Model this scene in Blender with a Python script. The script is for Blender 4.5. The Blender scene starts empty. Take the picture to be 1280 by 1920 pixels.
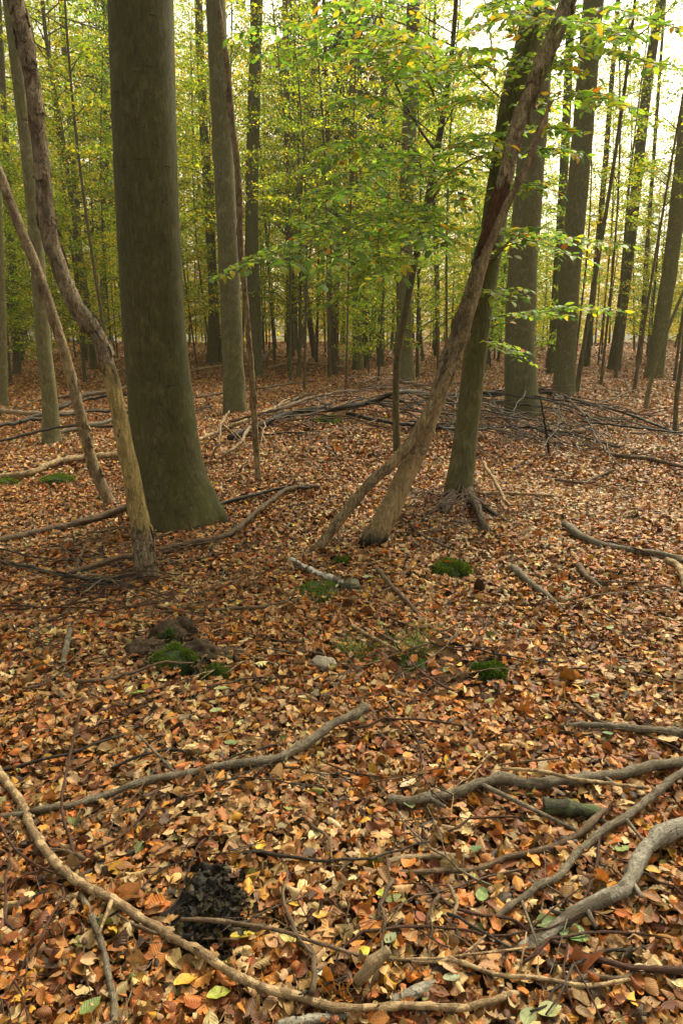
import bpy, bmesh, math, random
import numpy as np
from mathutils import Vector

# ------------------------------------------------------------------ camera, sky, sun, exposure
S = bpy.context.scene
COL = S.collection
random.seed(7)
RNG = np.random.default_rng(11)
CAM_H, TILT, FPX = 1.5, math.radians(14.0), 1280.0     # lens 24 mm on a 36 mm tall frame

cam_d = bpy.data.cameras.new("camera")
cam = bpy.data.objects.new("camera", cam_d)
COL.objects.link(cam)
cam.location = (0, 0, CAM_H)
cam.rotation_euler = (math.pi / 2 - TILT, 0, 0)
cam_d.sensor_fit = 'VERTICAL'
cam_d.sensor_height = 36.0
cam_d.lens = 24.0
cam_d.clip_start = 0.05
cam_d.clip_end = 2000
S.camera = cam

SUN_EL, SUN_AZ = math.radians(48), math.radians(35)    # azimuth clockwise from +Y (away from the camera), so behind right
world = bpy.data.worlds.new("World")
S.world = world
world.use_nodes = True
wn = world.node_tree
bg = wn.nodes["Background"]
sky = wn.nodes.new("ShaderNodeTexSky")
sky.sky_type = 'NISHITA'
sky.sun_disc = False
sky.sun_elevation = SUN_EL
sky.sun_rotation = SUN_AZ
sky.air_density = 1.0
sky.dust_density = 6.0
sky.ozone_density = 0.5
hs = wn.nodes.new("ShaderNodeHueSaturation")           # overcast: the blue mostly gone
hs.inputs["Saturation"].default_value = 0.22
wn.links.new(sky.outputs[0], hs.inputs["Color"])
wt = wn.nodes.new("ShaderNodeMix"); wt.data_type = 'RGBA'; wt.blend_type = 'MULTIPLY'; wt.inputs[0].default_value = 1.0
wt.inputs[7].default_value = (1.0, 0.925, 0.68, 1)     # light reaching the wood is warm
wn.links.new(hs.outputs[0], wt.inputs[6]); wn.links.new(wt.outputs[2], bg.inputs["Color"])
bg.inputs["Strength"].default_value = 0.15

sun_d = bpy.data.lights.new("sun", 'SUN')
sun_d.energy = 1.5
sun_d.angle = math.radians(12)
sun_d.color = (1.0, 0.91, 0.70)
sun = bpy.data.objects.new("sun", sun_d)
COL.objects.link(sun)
sv = Vector((math.sin(SUN_AZ) * math.cos(SUN_EL), math.cos(SUN_AZ) * math.cos(SUN_EL), math.sin(SUN_EL)))
sun.rotation_euler = sv.to_track_quat('Z', 'Y').to_euler()
sun.location = sv * 60

S.view_settings.view_transform = 'Standard'
S.view_settings.look = 'None'
S.view_settings.exposure = 1.3
S.view_settings.gamma = 1.0
S.render.engine = 'CYCLES'
S.cycles.max_bounces = 8
S.cycles.diffuse_bounces = 6
S.cycles.glossy_bounces = 2
S.cycles.transmission_bounces = 4
S.cycles.use_denoising = True
S.cycles.caustics_reflective = False
S.cycles.caustics_refractive = False
S.cycles.sample_clamp_indirect = 6.0

# ------------------------------------------------------------------ terrain and pixel helpers
def smooth(t):
    t = np.clip(t, 0, 1)
    return t * t * (3 - 2 * t)

def terrain(x, y):
    x = np.asarray(x, float); y = np.asarray(y, float)
    z = 1.30 * smooth((y - 11) / 52)
    z = z + 0.46 * np.exp(-((x + 0.15) / 2.1) ** 2 - ((y - 10.2) / 2.4) ** 2)
    near = np.clip((y - 2.0) / 4.0, 0.15, 1)
    z = z + near * (0.045 * np.sin(0.9 * x + 1.1 * y + 0.6) + 0.035 * np.sin(1.7 * x - 0.8 * y + 2.0) + 0.02 * np.sin(2.9 * x + 2.3 * y))
    z = z + 0.013 * np.sin(6.1 * x + 1.3) * np.sin(5.3 * y) + 0.006 * np.sin(11 * x - 7 * y)
    far = np.clip((y - 14) / 20, 0, 1)
    z = z + far * (0.14 * np.sin(0.31 * x + 0.4) * np.cos(0.23 * y) + 0.1 * np.sin(0.17 * x - 0.29 * y))
    return z

CT, ST = math.cos(TILT), math.sin(TILT)
def ray(px, py):
    a, b = (px - 640) / FPX, -(py - 960) / FPX
    return np.array([a, b * ST + CT, b * CT - ST])
def at_y(px, py, Y):
    d = ray(px, py); t = Y / d[1]
    return np.array([0, 0, CAM_H]) + d * t
def gp(px, py, lift=0.0):
    """where the ray through a picture point meets the ground (raised by lift)"""
    d = ray(px, py); t = 0.6; prev = t
    while t < 160:
        p = d * t
        if CAM_H + p[2] < terrain(p[0], p[1]) + lift:
            break
        prev = t; t *= 1.02
    lo, hi = prev, t
    for _ in range(24):
        m = (lo + hi) / 2; p = d * m
        if CAM_H + p[2] < terrain(p[0], p[1]) + lift: hi = m
        else: lo = m
    p = d * hi
    return np.array([p[0], p[1], CAM_H + p[2]])
def depth(p):
    return p[1] * CT - (p[2] - CAM_H) * ST
def px_w(w, p):
    return w * depth(p) / FPX

# ------------------------------------------------------------------ mesh helpers
def mesh_np(name, V, Q, mats, uv=None, col=None, mi=None, shade=True):
    V = np.asarray(V, np.float32); Q = np.asarray(Q, np.int32)
    me = bpy.data.meshes.new(name)
    k = Q.shape[1]
    me.vertices.add(len(V)); me.vertices.foreach_set("co", V.ravel())
    me.loops.add(Q.size); me.loops.foreach_set("vertex_index", Q.ravel())
    me.polygons.add(len(Q)); me.polygons.foreach_set("loop_start", np.arange(0, Q.size, k, dtype=np.int32))
    try: me.polygons.foreach_set("loop_total", np.full(len(Q), k, np.int32))
    except Exception: pass
    if shade: me.polygons.foreach_set("use_smooth", np.ones(len(Q), bool))
    if mi is not None: me.polygons.foreach_set("material_index", np.asarray(mi, np.int32))
    for m in (mats if isinstance(mats, (list, tuple)) else [mats]): me.materials.append(m)
    if uv is not None:
        l = me.uv_layers.new(name="UVMap")
        l.data.foreach_set("uv", np.asarray(uv, np.float32)[Q.ravel()].ravel())
    if col is not None:
        a = me.color_attributes.new("Col", 'FLOAT_COLOR', 'POINT')
        c = np.ones((len(V), 4), np.float32); c[:, :3] = col
        a.data.foreach_set("color", c.ravel())
    me.update(); me.validate()
    return me

def obj(name, me, parent=None, loc=None):
    o = bpy.data.objects.new(name, me); COL.objects.link(o)
    if parent is not None: o.parent = parent
    if loc is not None: o.location = loc
    return o
def tag(o, label=None, cat=None, group=None, kind=None):
    if label: o["label"] = label
    if cat: o["category"] = cat
    if group: o["group"] = group
    if kind: o["kind"] = kind
    return o
def thing(name, label, cat, loc, group=None):
    e = bpy.data.objects.new(name, None); COL.objects.link(e)
    e.location = loc; e.empty_display_size = 0.1
    return tag(e, label, cat, group)

def catmull(P, n):
    P = np.asarray(P, float)
    if len(P) == 2:
        t = np.linspace(0, 1, n)[:, None]
        return P[0] * (1 - t) + P[1] * t
    ext = np.vstack([2 * P[0] - P[1], P, 2 * P[-1] - P[-2]])
    seg = np.linspace(0, len(P) - 1 - 1e-9, n)
    i = seg.astype(int); f = (seg - i)[:, None]
    a, b, c, d = ext[i], ext[i + 1], ext[i + 2], ext[i + 3]
    return 0.5 * (2 * b + (c - a) * f + (2 * a - 5 * b + 4 * c - d) * f ** 2 + (3 * b - a - 3 * c + d) * f ** 3)

def tube(path, rad, sides=8, rough=0.0, seed=0, cap=True, wob=None):
    """quads of a tapered tube along a path; uv = metres along and around"""
    path = np.asarray(path, float); n = len(path)
    rad = np.broadcast_to(np.asarray(rad, float), (n,)).copy()
    tang = np.gradient(path, axis=0)
    tang /= np.linalg.norm(tang, axis=1)[:, None] + 1e-9
    ref = np.array([0.31, 0.17, 0.93]) if abs(tang[0][2]) < 0.8 else np.array([1.0, 0.1, 0.05])
    N = np.cross(tang, ref); N /= np.linalg.norm(N, axis=1)[:, None] + 1e-9
    for i in range(1, n):
        v = N[i - 1] - tang[i] * np.dot(N[i - 1], tang[i]); l = np.linalg.norm(v)
        if l > 1e-6: N[i] = v / l
    B = np.cross(tang, N)
    s = np.concatenate([[0], np.cumsum(np.linalg.norm(np.diff(path, axis=0), axis=1))])
    if cap:
        path = np.vstack([path[:1], path, path[-1:]]); N = np.vstack([N[:1], N, N[-1:]]); B = np.vstack([B[:1], B, B[-1:]])
        rad = np.concatenate([[rad[0] * 0.03], rad, [rad[-1] * 0.03]]); s = np.concatenate([[s[0]], s, [s[-1]]]); n += 2
    a = np.linspace(0, 2 * math.pi, sides, endpoint=False)
    R = np.repeat(rad[:, None], sides, 1)
    if rough:
        r = np.random.default_rng(seed)
        m = np.zeros_like(R); rm = max(rad.mean(), 1e-4)
        for _ in range(7):
            k = r.integers(0, 5); f = r.uniform(0.6, 5.0) / rm * 0.35
            m += np.sin(k * a[None, :] + f * s[:, None] + r.uniform(0, 6.28)) / 7 ** 0.5
        R = R * (1 + rough * m)
    if wob is not None: R = R * wob(s[:, None], a[None, :])
    V = path[:, None, :] + R[:, :, None] * (np.cos(a)[None, :, None] * N[:, None, :] + np.sin(a)[None, :, None] * B[:, None, :])
    i = np.arange(n - 1)[:, None] * sides; j = np.arange(sides)[None, :]; j2 = (j + 1) % sides
    Q = np.stack([i + j, i + j2, i + sides + j2, i + sides + j], -1).reshape(-1, 4)
    uv = np.stack(np.broadcast_arrays(s[:, None], np.minimum(a, 2 * math.pi - a)[None, :] * rad.mean()), -1).reshape(-1, 2)
    return V.reshape(-1, 3), Q, uv

def join(parts):
    Vs, Qs, Us, o = [], [], [], 0
    for V, Q, U in parts:
        Vs.append(V); Qs.append(Q + o); Us.append(U); o += len(V)
    return np.vstack(Vs), np.vstack(Qs), np.vstack(Us)

# ------------------------------------------------------------------ materials
def new_mat(name):
    m = bpy.data.materials.new(name); m.use_nodes = True
    nt = m.node_tree; nt.nodes.clear()
    out = nt.nodes.new("ShaderNodeOutputMaterial")
    return m, nt, out
class G:
    """small node-graph helper"""
    def __init__(self, nt): self.nt = nt
    def n(self, kind, **kw):
        nd = self.nt.nodes.new(kind)
        for k, v in kw.items(): setattr(nd, k, v)
        return nd
    def put(self, sock, v):
        if isinstance(v, bpy.types.NodeSocket): self.nt.links.new(v, sock)
        else: sock.default_value = v
    def coords(self, which, scale=(1, 1, 1), loc=None):
        t = self.n("ShaderNodeTexCoord"); mp = self.n("ShaderNodeMapping")
        self.nt.links.new(t.outputs[which], mp.inputs[0]); mp.inputs["Scale"].default_value = scale
        if loc: mp.inputs["Location"].default_value = loc
        return mp.outputs[0]
    def noise(self, vec, scale, detail=4, rough=0.6, dist=0.0):
        t = self.n("ShaderNodeTexNoise"); self.nt.links.new(vec, t.inputs["Vector"])
        t.inputs["Scale"].default_value = scale; t.inputs["Detail"].default_value = detail
        t.inputs["Roughness"].default_value = rough; t.inputs["Distortion"].default_value = dist
        return t.outputs["Fac"]
    def ramp(self, fac, stops, interp='LINEAR'):
        r = self.n("ShaderNodeValToRGB"); r.color_ramp.interpolation = interp
        el = r.color_ramp.elements
        while len(el) < len(stops): el.new(0.5)
        for e, (p, c) in zip(el, stops):
            e.position = p; e.color = (c, c, c, 1) if isinstance(c, (int, float)) else (*c, 1)
        self.nt.links.new(fac, r.inputs[0]); return r.outputs[0]
    def mix(self, fac, a, b, mode='MIX'):
        m = self.n("ShaderNodeMix", data_type='RGBA', blend_type=mode)
        self.put(m.inputs[0], fac)
        self.put(m.inputs[6], a if isinstance(a, bpy.types.NodeSocket) else (*a, 1) if hasattr(a, '__len__') else (a, a, a, 1))
        self.put(m.inputs[7], b if isinstance(b, bpy.types.NodeSocket) else (*b, 1) if hasattr(b, '__len__') else (b, b, b, 1))
        return m.outputs[2]
    def math(self, op, a, b=None):
        m = self.n("ShaderNodeMath", operation=op); self.put(m.inputs[0], a)
        if b is not None: self.put(m.inputs[1], b)
        return m.outputs[0]
    def bump(self, h, strength, dist=0.01, nrm=None):
        b = self.n("ShaderNodeBump"); self.put(b.inputs["Height"], h)
        b.inputs["Strength"].default_value = strength; b.inputs["Distance"].default_value = dist
        if nrm is not None: self.nt.links.new(nrm, b.inputs["Normal"])
        return b.outputs[0]
    def principled(self, col, rough=0.8, nrm=None, spec=0.3):
        p = self.n("ShaderNodeBsdfPrincipled"); self.put(p.inputs["Base Color"], col if isinstance(col, bpy.types.NodeSocket) else (*col, 1))
        self.put(p.inputs["Roughness"], rough); p.inputs["Specular IOR Level"].default_value = spec
        if nrm is not None: self.nt.links.new(nrm, p.inputs["Normal"])
        return p.outputs[0]

def beech_bark(name, dark, light, green, gfac=0.5, lines=0.6):
    m, nt, out = new_mat(name); g = G(nt)
    c = g.coords("Object")
    streak = g.noise(g.coords("Object", (1, 1, 0.22)), 38, 5, 0.65, 0.4)
    blot = g.noise(g.coords("Object", (1, 1, 0.45)), 6.0, 7, 0.68, 0.9)
    fine = g.noise(c, 160, 4, 0.7)
    grain = g.noise(g.coords("Object", (1, 1, 0.12)), 130, 4, 0.7)
    base = g.mix(g.ramp(streak, [(0.36, 0.0), (0.64, 1.0)]), dark, light)
    base = g.mix(g.ramp(grain, [(0.50, 0.0), (0.57, 0.65)]), base, tuple(v * 0.5 for v in dark))
    base = g.mix(g.ramp(blot, [(0.42, 0.0), (0.66, gfac)]), base, green)
    pale = g.noise(g.coords("Object", (1, 1, 0.8), (3, 5, 1)), 9, 6, 0.7, 0.3)
    base = g.mix(g.ramp(pale, [(0.54, 0.0), (0.68, 0.55)]), base, tuple(min(1, v * 1.45) for v in light))
    ring = g.noise(g.coords("Object", (1.6, 1.6, 17.0)), 3.4, 5, 0.65, 0.9)
    ringm = g.ramp(ring, [(0.60, 0.0), (0.66, 1.0)])
    patch = g.ramp(g.noise(g.coords("Object", (1, 1, 1), (9, 2, 4)), 3.0, 2), [(0.48, 0.0), (0.60, 1.0)])
    rl = g.math('MULTIPLY', ringm, patch)
    spots = g.ramp(fine, [(0.62, 0.0), (0.72, 1.0)])
    base = g.mix(g.math('MULTIPLY', rl, lines), base, tuple(v * 0.32 for v in dark))
    base = g.mix(g.math('MULTIPLY', spots, 0.5), base, tuple(v * 0.4 for v in dark))
    h = g.math('ADD', g.math('MULTIPLY', streak, 0.6), g.math('MULTIPLY', fine, 0.5))
    h = g.math('SUBTRACT', h, g.math('MULTIPLY', rl, 0.7))
    nr = g.bump(h, 0.7, 0.012)
    nt.links.new(g.principled(base, 0.85, nr, 0.2), out.inputs[0])
    return m

def stick_bark(name, c1, c2, patch=None, pamt=0.5, pscale=7, spots=None, rough=0.75, lent=False, stretch=(1, 1, 1)):
    m, nt, out = new_mat(name); g = G(nt)
    c = g.coords("Object", stretch)
    uvm = g.coords("UV", (9, 60, 1))
    a = g.noise(c, 34, 7, 0.72, 0.4); streak = g.noise(uvm, 4, 4, 0.6); fine = g.noise(c, 210, 3, 0.65)
    base = g.mix(g.ramp(a, [(0.38, 0.0), (0.62, 1.0)]), c1, c2)
    base = g.mix(g.ramp(fine, [(0.54, 0.0), (0.66, 0.6)]), base, tuple(v * 0.4 for v in c1))
    base = g.mix(g.math('MULTIPLY', g.ramp(streak, [(0.45, 0.0), (0.6, 1.0)]), 0.4), base, tuple(v * 0.5 for v in c1))
    h = g.math('ADD', g.math('ADD', a, streak), g.math('MULTIPLY', fine, 0.5))
    if patch:
        pm = g.noise(c, pscale, 5, 0.62, 0.3)
        pmask = g.ramp(pm, [(1 - pamt - 0.03, 0.0), (1 - pamt + 0.03, 1.0)])
        base = g.mix(pmask, base, patch); h = g.math('SUBTRACT', h, g.math('MULTIPLY', pmask, 0.5))
    if lent:
        le = g.noise(g.coords("UV", (160, 40, 1)), 1.6, 1, 0.4)
        base = g.mix(g.ramp(le, [(0.66, 0.0), (0.72, 0.75)]), base, tuple(v * 0.22 for v in c1))
    if spots:
        sp = g.noise(c, 85, 2, 0.5)
        base = g.mix(g.ramp(sp, [(0.62, 0.0), (0.68, 0.9)]), base, spots)
    nt.links.new(g.principled(base, rough, g.bump(h, 0.9, 0.007), 0.25), out.inputs[0])
    return m

def dead_bark(name, bark1, bark2, bands, black_base=0.0, loose=0.05):
    """shredding bark; bands = (zlo, zhi, amount, wood colour): bare wood shows there in noise-edged patches"""
    m, nt, out = new_mat(name); g = G(nt)
    c = g.coords("Object"); cz = g.coords("Object", (1, 1, 0.25))
    a = g.noise(cz, 34, 7, 0.72, 0.6); b = g.noise(c, 95, 4, 0.65); big = g.noise(g.coords("Object", (1, 1, 0.5)), 11, 4, 0.6, 0.5)
    bark = g.mix(g.ramp(a, [(0.38, 0.0), (0.6, 1.0)]), bark1, bark2)
    bark = g.mix(g.ramp(big, [(0.45, 0.0), (0.62, 0.75)]), bark, tuple(v * 0.6 for v in bark1))
    bark = g.mix(g.ramp(b, [(0.55, 0.0), (0.68, 0.7)]), bark, tuple(v * 0.3 for v in bark1))
    crack = g.noise(g.coords("Object", (1.2, 1.2, 0.3)), 42, 2, 0.5, 1.2)
    crm = g.ramp(g.math('ABSOLUTE', g.math('SUBTRACT', crack, 0.5)), [(0.0, 1.0), (0.035, 0.0)])
    bark = g.mix(g.math('MULTIPLY', crm, 0.8), bark, tuple(v * 0.22 for v in bark1))
    grain = g.noise(g.coords("Object", (1, 1, 0.06)), 70, 5, 0.65); stain = g.noise(c, 14, 4, 0.65)
    sep = g.n("ShaderNodeSeparateXYZ"); nt.links.new(c, sep.inputs[0]); z = sep.outputs[2]
    pn = g.noise(g.coords("Object", (1, 1, 0.35)), 9, 5, 0.62, 0.8)
    col, h = bark, g.math('SUBTRACT', g.math('ADD', a, g.math('MULTIPLY', b, 0.5)), g.math('MULTIPLY', crm, 0.5))
    for zlo, zhi, amt, wood in bands:
        up = g.n("ShaderNodeMapRange", interpolation_type='SMOOTHSTEP'); nt.links.new(z, up.inputs[0])
        up.inputs[1].default_value = zlo - 0.12; up.inputs[2].default_value = zlo + 0.12
        dn = g.n("ShaderNodeMapRange", interpolation_type='SMOOTHSTEP'); nt.links.new(z, dn.inputs[0])
        dn.inputs[1].default_value = zhi + 0.15; dn.inputs[2].default_value = zhi - 0.15
        band = g.math('MULTIPLY', up.outputs[0], dn.outputs[0])
        mask = g.ramp(g.math('ADD', g.math('MULTIPLY', band, amt), g.math('ADD', pn, loose)), [(0.70, 0.0), (0.73, 1.0)])
        wd = g.mix(g.ramp(grain, [(0.35, 0.0), (0.65, 1.0)]), tuple(v * 0.5 for v in wood), wood)
        wd = g.mix(g.ramp(stain, [(0.48, 0.0), (0.62, 0.65)]), wd, tuple(v * 0.4 for v in wood))
        col = g.mix(mask, col, wd); h = g.math('SUBTRACT', h, g.math('MULTIPLY', mask, 0.8))
    if black_base:
        bb = g.n("ShaderNodeMapRange", interpolation_type='SMOOTHSTEP')
        nt.links.new(g.math('ADD', z, g.math('MULTIPLY', pn, 0.16)), bb.inputs[0])
        bb.inputs[1].default_value = black_base + 0.16; bb.inputs[2].default_value = black_base + 0.06
        col = g.mix(bb.outputs[0], col, (0.008, 0.007, 0.006))
    nt.links.new(g.principled(col, 0.9, g.bump(h, 1.0, 0.016), 0.15), out.inputs[0])
    return m

def leaf_mat(name, trans=0.45, tint=(1, 1, 1), spec=0.35, rnd=0.12):
    m, nt, out = new_mat(name); g = G(nt)
    at = g.n("ShaderNodeAttribute", attribute_name="Col")
    oi = g.n("ShaderNodeObjectInfo")
    h = g.n("ShaderNodeHueSaturation"); nt.links.new(at.outputs["Color"], h.inputs["Color"])
    mr = g.n("ShaderNodeMapRange"); nt.links.new(oi.outputs["Random"], mr.inputs[0])
    mr.inputs[3].default_value = 0.5 - rnd * 0.22; mr.inputs[4].default_value = 0.5 + rnd * 0.22
    nt.links.new(mr.outputs[0], h.inputs["Hue"])
    vr = g.n("ShaderNodeMapRange"); nt.links.new(g.math('FRACT', g.math('MULTIPLY', oi.outputs["Random"], 7.31)), vr.inputs[0])
    vr.inputs[3].default_value = 1 - rnd * 1.6; vr.inputs[4].default_value = 1 + rnd * 1.6
    nt.links.new(vr.outputs[0], h.inputs["Value"])
    col = g.mix(1.0, h.outputs[0], tint, 'MULTIPLY')
    tr = g.n("ShaderNodeBsdfTranslucent")
    nt.links.new(g.mix(1.0, col, (1.35, 1.25, 0.6), 'MULTIPLY'), tr.inputs[0])
    mx = g.n("ShaderNodeMixShader"); mx.inputs[0].default_value = trans
    nt.links.new(g.principled(col, 0.45, None, spec), mx.inputs[1]); nt.links.new(tr.outputs[0], mx.inputs[2])
    nt.links.new(mx.outputs[0], out.inputs[0])
    return m

def litter_mat():
    m, nt, out = new_mat("dry fallen leaf"); g = G(nt)
    at = g.n("ShaderNodeAttribute", attribute_name="Col")
    tc = g.n("ShaderNodeTexCoord"); sp = g.n("ShaderNodeSeparateXYZ"); nt.links.new(tc.outputs["UV"], sp.inputs[0])
    u, v = sp.outputs[0], sp.outputs[1]
    av = g.math('ABSOLUTE', v)
    vein = g.math('SINE', g.math('MULTIPLY', g.math('SUBTRACT', u, g.math('MULTIPLY', av, 0.28)), 52.0))
    vm = g.ramp(g.math('ADD', g.math('MULTIPLY', vein, 0.5), 0.5), [(0.80, 0.0), (0.97, 1.0)])
    mid = g.ramp(av, [(0.03, 1.0), (0.10, 0.0)])
    n1 = g.noise(g.coords("Object"), 55, 5, 0.65); n2 = g.noise(g.coords("Object"), 240, 3, 0.6)
    col = g.mix(g.ramp(n1, [(0.38, 0.0), (0.7, 0.65)]), at.outputs["Color"], g.mix(1.0, at.outputs["Color"], (0.42, 0.33, 0.28), 'MULTIPLY'))
    col = g.mix(g.ramp(n2, [(0.56, 0.0), (0.72, 0.45)]), col, g.mix(1.0, at.outputs["Color"], (0.3, 0.22, 0.2), 'MULTIPLY'))
    col = g.mix(g.math('MULTIPLY', vm, 0.13), col, g.mix(1.0, at.outputs["Color"], (0.5, 0.42, 0.4), 'MULTIPLY'))
    col = g.mix(g.math('MULTIPLY', mid, 0.4), col, g.mix(1.0, at.outputs["Color"], (1.45, 1.4, 1.3), 'MULTIPLY'))
    h = g.math('ADD', g.math('MULTIPLY', vein, 0.35), n1)
    nr = g.bump(h, 0.35, 0.003)
    tr = g.n("ShaderNodeBsdfTranslucent"); nt.links.new(col, tr.inputs[0])
    mx = g.n("ShaderNodeMixShader"); mx.inputs[0].default_value = 0.16
    nt.links.new(g.principled(col, 0.5, nr, 0.3), mx.inputs[1]); nt.links.new(tr.outputs[0], mx.inputs[2])
    nt.links.new(mx.outputs[0], out.inputs[0])
    return m

def ground_mat():
    m, nt, out = new_mat("forest floor"); g = G(nt)
    c = g.coords("Object")
    vo = g.n("ShaderNodeTexVoronoi"); vo.inputs["Scale"].default_value = 15; vo.inputs["Randomness"].default_value = 1
    wv = g.n("ShaderNodeVectorMath", operation='ADD'); nt.links.new(c, wv.inputs[0])
    nz = g.n("ShaderNodeTexNoise"); nt.links.new(c, nz.inputs["Vector"]); nz.inputs["Scale"].default_value = 20
    sc = g.n("ShaderNodeVectorMath", operation='SCALE'); nt.links.new(nz.outputs["Color"], sc.inputs[0]); sc.inputs["Scale"].default_value = 0.05
    nt.links.new(sc.outputs[0], wv.inputs[1]); nt.links.new(wv.outputs[0], vo.inputs["Vector"])
    r = g.n("ShaderNodeSeparateColor"); nt.links.new(vo.outputs["Color"], r.inputs[0])
    litter = g.ramp(r.outputs[0], [(0.0, (0.07, 0.032, 0.013)), (0.3, (0.2, 0.085, 0.03)), (0.6, (0.31, 0.14, 0.045)), (0.85, (0.34, 0.21, 0.10)), (1.0, (0.10, 0.05, 0.024))], 'CONSTANT')
    soil = g.ramp(g.noise(c, 45, 6, 0.7), [(0.3, (0.013, 0.007, 0.0035)), (0.7, (0.042, 0.023, 0.011))])
    sepd = g.n("ShaderNodeSeparateXYZ"); nt.links.new(c, sepd.inputs[0])
    fr = g.n("ShaderNodeMapRange"); nt.links.new(sepd.outputs[1], fr.inputs[0]); fr.inputs[1].default_value = 3.6; fr.inputs[2].default_value = 12; fr.inputs[3].default_value = 0.16
    big = g.noise(c, 0.7, 4, 0.6)
    litter = g.mix(g.ramp(big, [(0.4, 0.0), (0.65, 0.5)]), litter, (0.085, 0.042, 0.022))
    col = g.mix(fr.outputs[0], soil, litter)
    h = g.math('ADD', vo.outputs["Distance"], g.noise(c, 70, 4, 0.7))
    nt.links.new(g.principled(col, 0.9, g.bump(h, 0.8, 0.02), 0.15), out.inputs[0])
    return m

def plain(name, c1, c2, scale=40, rough=0.85, bump=0.6, spec=0.25):
    m, nt, out = new_mat(name); g = G(nt)
    c = g.coords("Object"); a = g.noise(c, scale, 6, 0.68, 0.2)
    nt.links.new(g.principled(g.mix(g.ramp(a, [(0.35, 0.0), (0.66, 1.0)]), c1, c2), rough, g.bump(a, bump, 0.01), spec), out.inputs[0])
    return m

M = {}
M['beech_big'] = beech_bark("olive beech bark", (0.044, 0.038, 0.015), (0.090, 0.080, 0.034), (0.056, 0.060, 0.016), 0.8, 0.6)
M['beech_grey'] = beech_bark("grey beech bark", (0.070, 0.062, 0.030), (0.140, 0.126, 0.068), (0.085, 0.088, 0.028), 0.75, 0.25)
M['beech_pale'] = beech_bark("pale beech bark", (0.095, 0.084, 0.042), (0.185, 0.165, 0.09), (0.11, 0.112, 0.038), 0.7, 0.25)
M['bark_dark'] = beech_bark("dark trunk bark", (0.062, 0.053, 0.028), (0.13, 0.112, 0.064), (0.085, 0.083, 0.03), 0.4, 0.3)
M['bark_brown'] = beech_bark("brown spruce bark", (0.075, 0.05, 0.028), (0.15, 0.105, 0.064), (0.09, 0.075, 0.05), 0.4, 0.5)
M['foliage'] = leaf_mat("background leaf", 0.6, spec=0.15)
M['leaf_near'] = leaf_mat("beech leaf", 0.62, rnd=0.05, spec=0.15)
M['needle'] = leaf_mat("spruce needle", 0.2, rnd=0.08)
M['litter'] = litter_mat()
M['ground'] = ground_mat()
M['grey_stick'] = stick_bark("grey branch bark", (0.085, 0.066, 0.044), (0.20, 0.168, 0.12), spots=(0.025, 0.018, 0.013), lent=True)
M['silver_stick'] = stick_bark("silver branch bark", (0.16, 0.142, 0.112), (0.31, 0.285, 0.23), patch=(0.07, 0.054, 0.038), pamt=0.42, spots=(0.04, 0.035, 0.03), lent=True, rough=0.6)
M['tan_stick'] = stick_bark("peeling tan bark", (0.15, 0.095, 0.05), (0.28, 0.19, 0.105), patch=(0.36, 0.255, 0.14), pamt=0.48, pscale=22)
M['brown_stick'] = stick_bark("brown branch bark", (0.07, 0.044, 0.026), (0.15, 0.10, 0.06), patch=(0.15, 0.10, 0.06), pamt=0.38, pscale=15)
M['dark_stick'] = stick_bark("dark wet bark", (0.014, 0.010, 0.007), (0.035, 0.025, 0.017), patch=(0.06, 0.048, 0.036), pamt=0.38, pscale=12, rough=0.55)
M['red_twig'] = stick_bark("red brown twig bark", (0.042, 0.018, 0.011), (0.085, 0.040, 0.025))
M['pale_wood'] = stick_bark("bleached wood", (0.18, 0.12, 0.065), (0.32, 0.235, 0.14))
M['birch'] = stick_bark("white lichen bark", (0.10, 0.075, 0.06), (0.17, 0.13, 0.10), patch=(0.46, 0.44, 0.39), pamt=0.50, pscale=24)
M['moss_log'] = stick_bark("mossy log bark", (0.022, 0.022, 0.013), (0.06, 0.062, 0.034), patch=(0.075, 0.095, 0.04), pamt=0.45, pscale=10)
M['moss'] = leaf_mat("moss shoot", 0.25, spec=0.2)
M['moss_bed'] = plain("moss bed", (0.008, 0.018, 0.004), (0.03, 0.055, 0.012), 60)
M['grass'] = leaf_mat("grass blade", 0.35)
M['rotten'] = plain("rotten wood", (0.018, 0.012, 0.007), (0.075, 0.050, 0.028), 44, 0.9, 1.0)
M['black_rot'] = plain("black rotten wood", (0.0025, 0.002, 0.0015), (0.014, 0.011, 0.007), 40, 0.55, 1.0, 0.22)
M['stone'] = plain("lichen stone", (0.16, 0.14, 0.105), (0.30, 0.27, 0.21), 24)
M['mossy_stone'] = plain("mossy stone", (0.07, 0.066, 0.04), (0.15, 0.135, 0.09), 26)
M['crumb'] = leaf_mat("crumbling rotten wood", 0.02, rnd=0.0, spec=0.08)
M['soil'] = plain("bare soil", (0.014, 0.008, 0.004), (0.04, 0.022, 0.011), 50)

# ------------------------------------------------------------------ ground
def spaced(lo, hi, n, c, k):
    a, b = math.asinh((lo - c) / k), math.asinh((hi - c) / k)
    return c + k * np.sinh(np.linspace(a, b, n))
gx = spaced(-160, 160, 280, 0, 3.0); gy = spaced(-25, 320, 300, 3, 3.0)
GX, GY = np.meshgrid(gx, gy)
GV = np.stack([GX, GY, terrain(GX, GY)], -1).reshape(-1, 3)
ii = (np.arange(len(gy) - 1)[:, None] * len(gx) + np.arange(len(gx) - 1)[None, :]).ravel()
GQ = np.stack([ii, ii + 1, ii + len(gx) + 1, ii + len(gx)], -1)
tag(obj("ground", mesh_np("ground", GV, GQ, M['ground'])), "brown forest floor under the fallen leaves", None, None, "structure")

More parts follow.
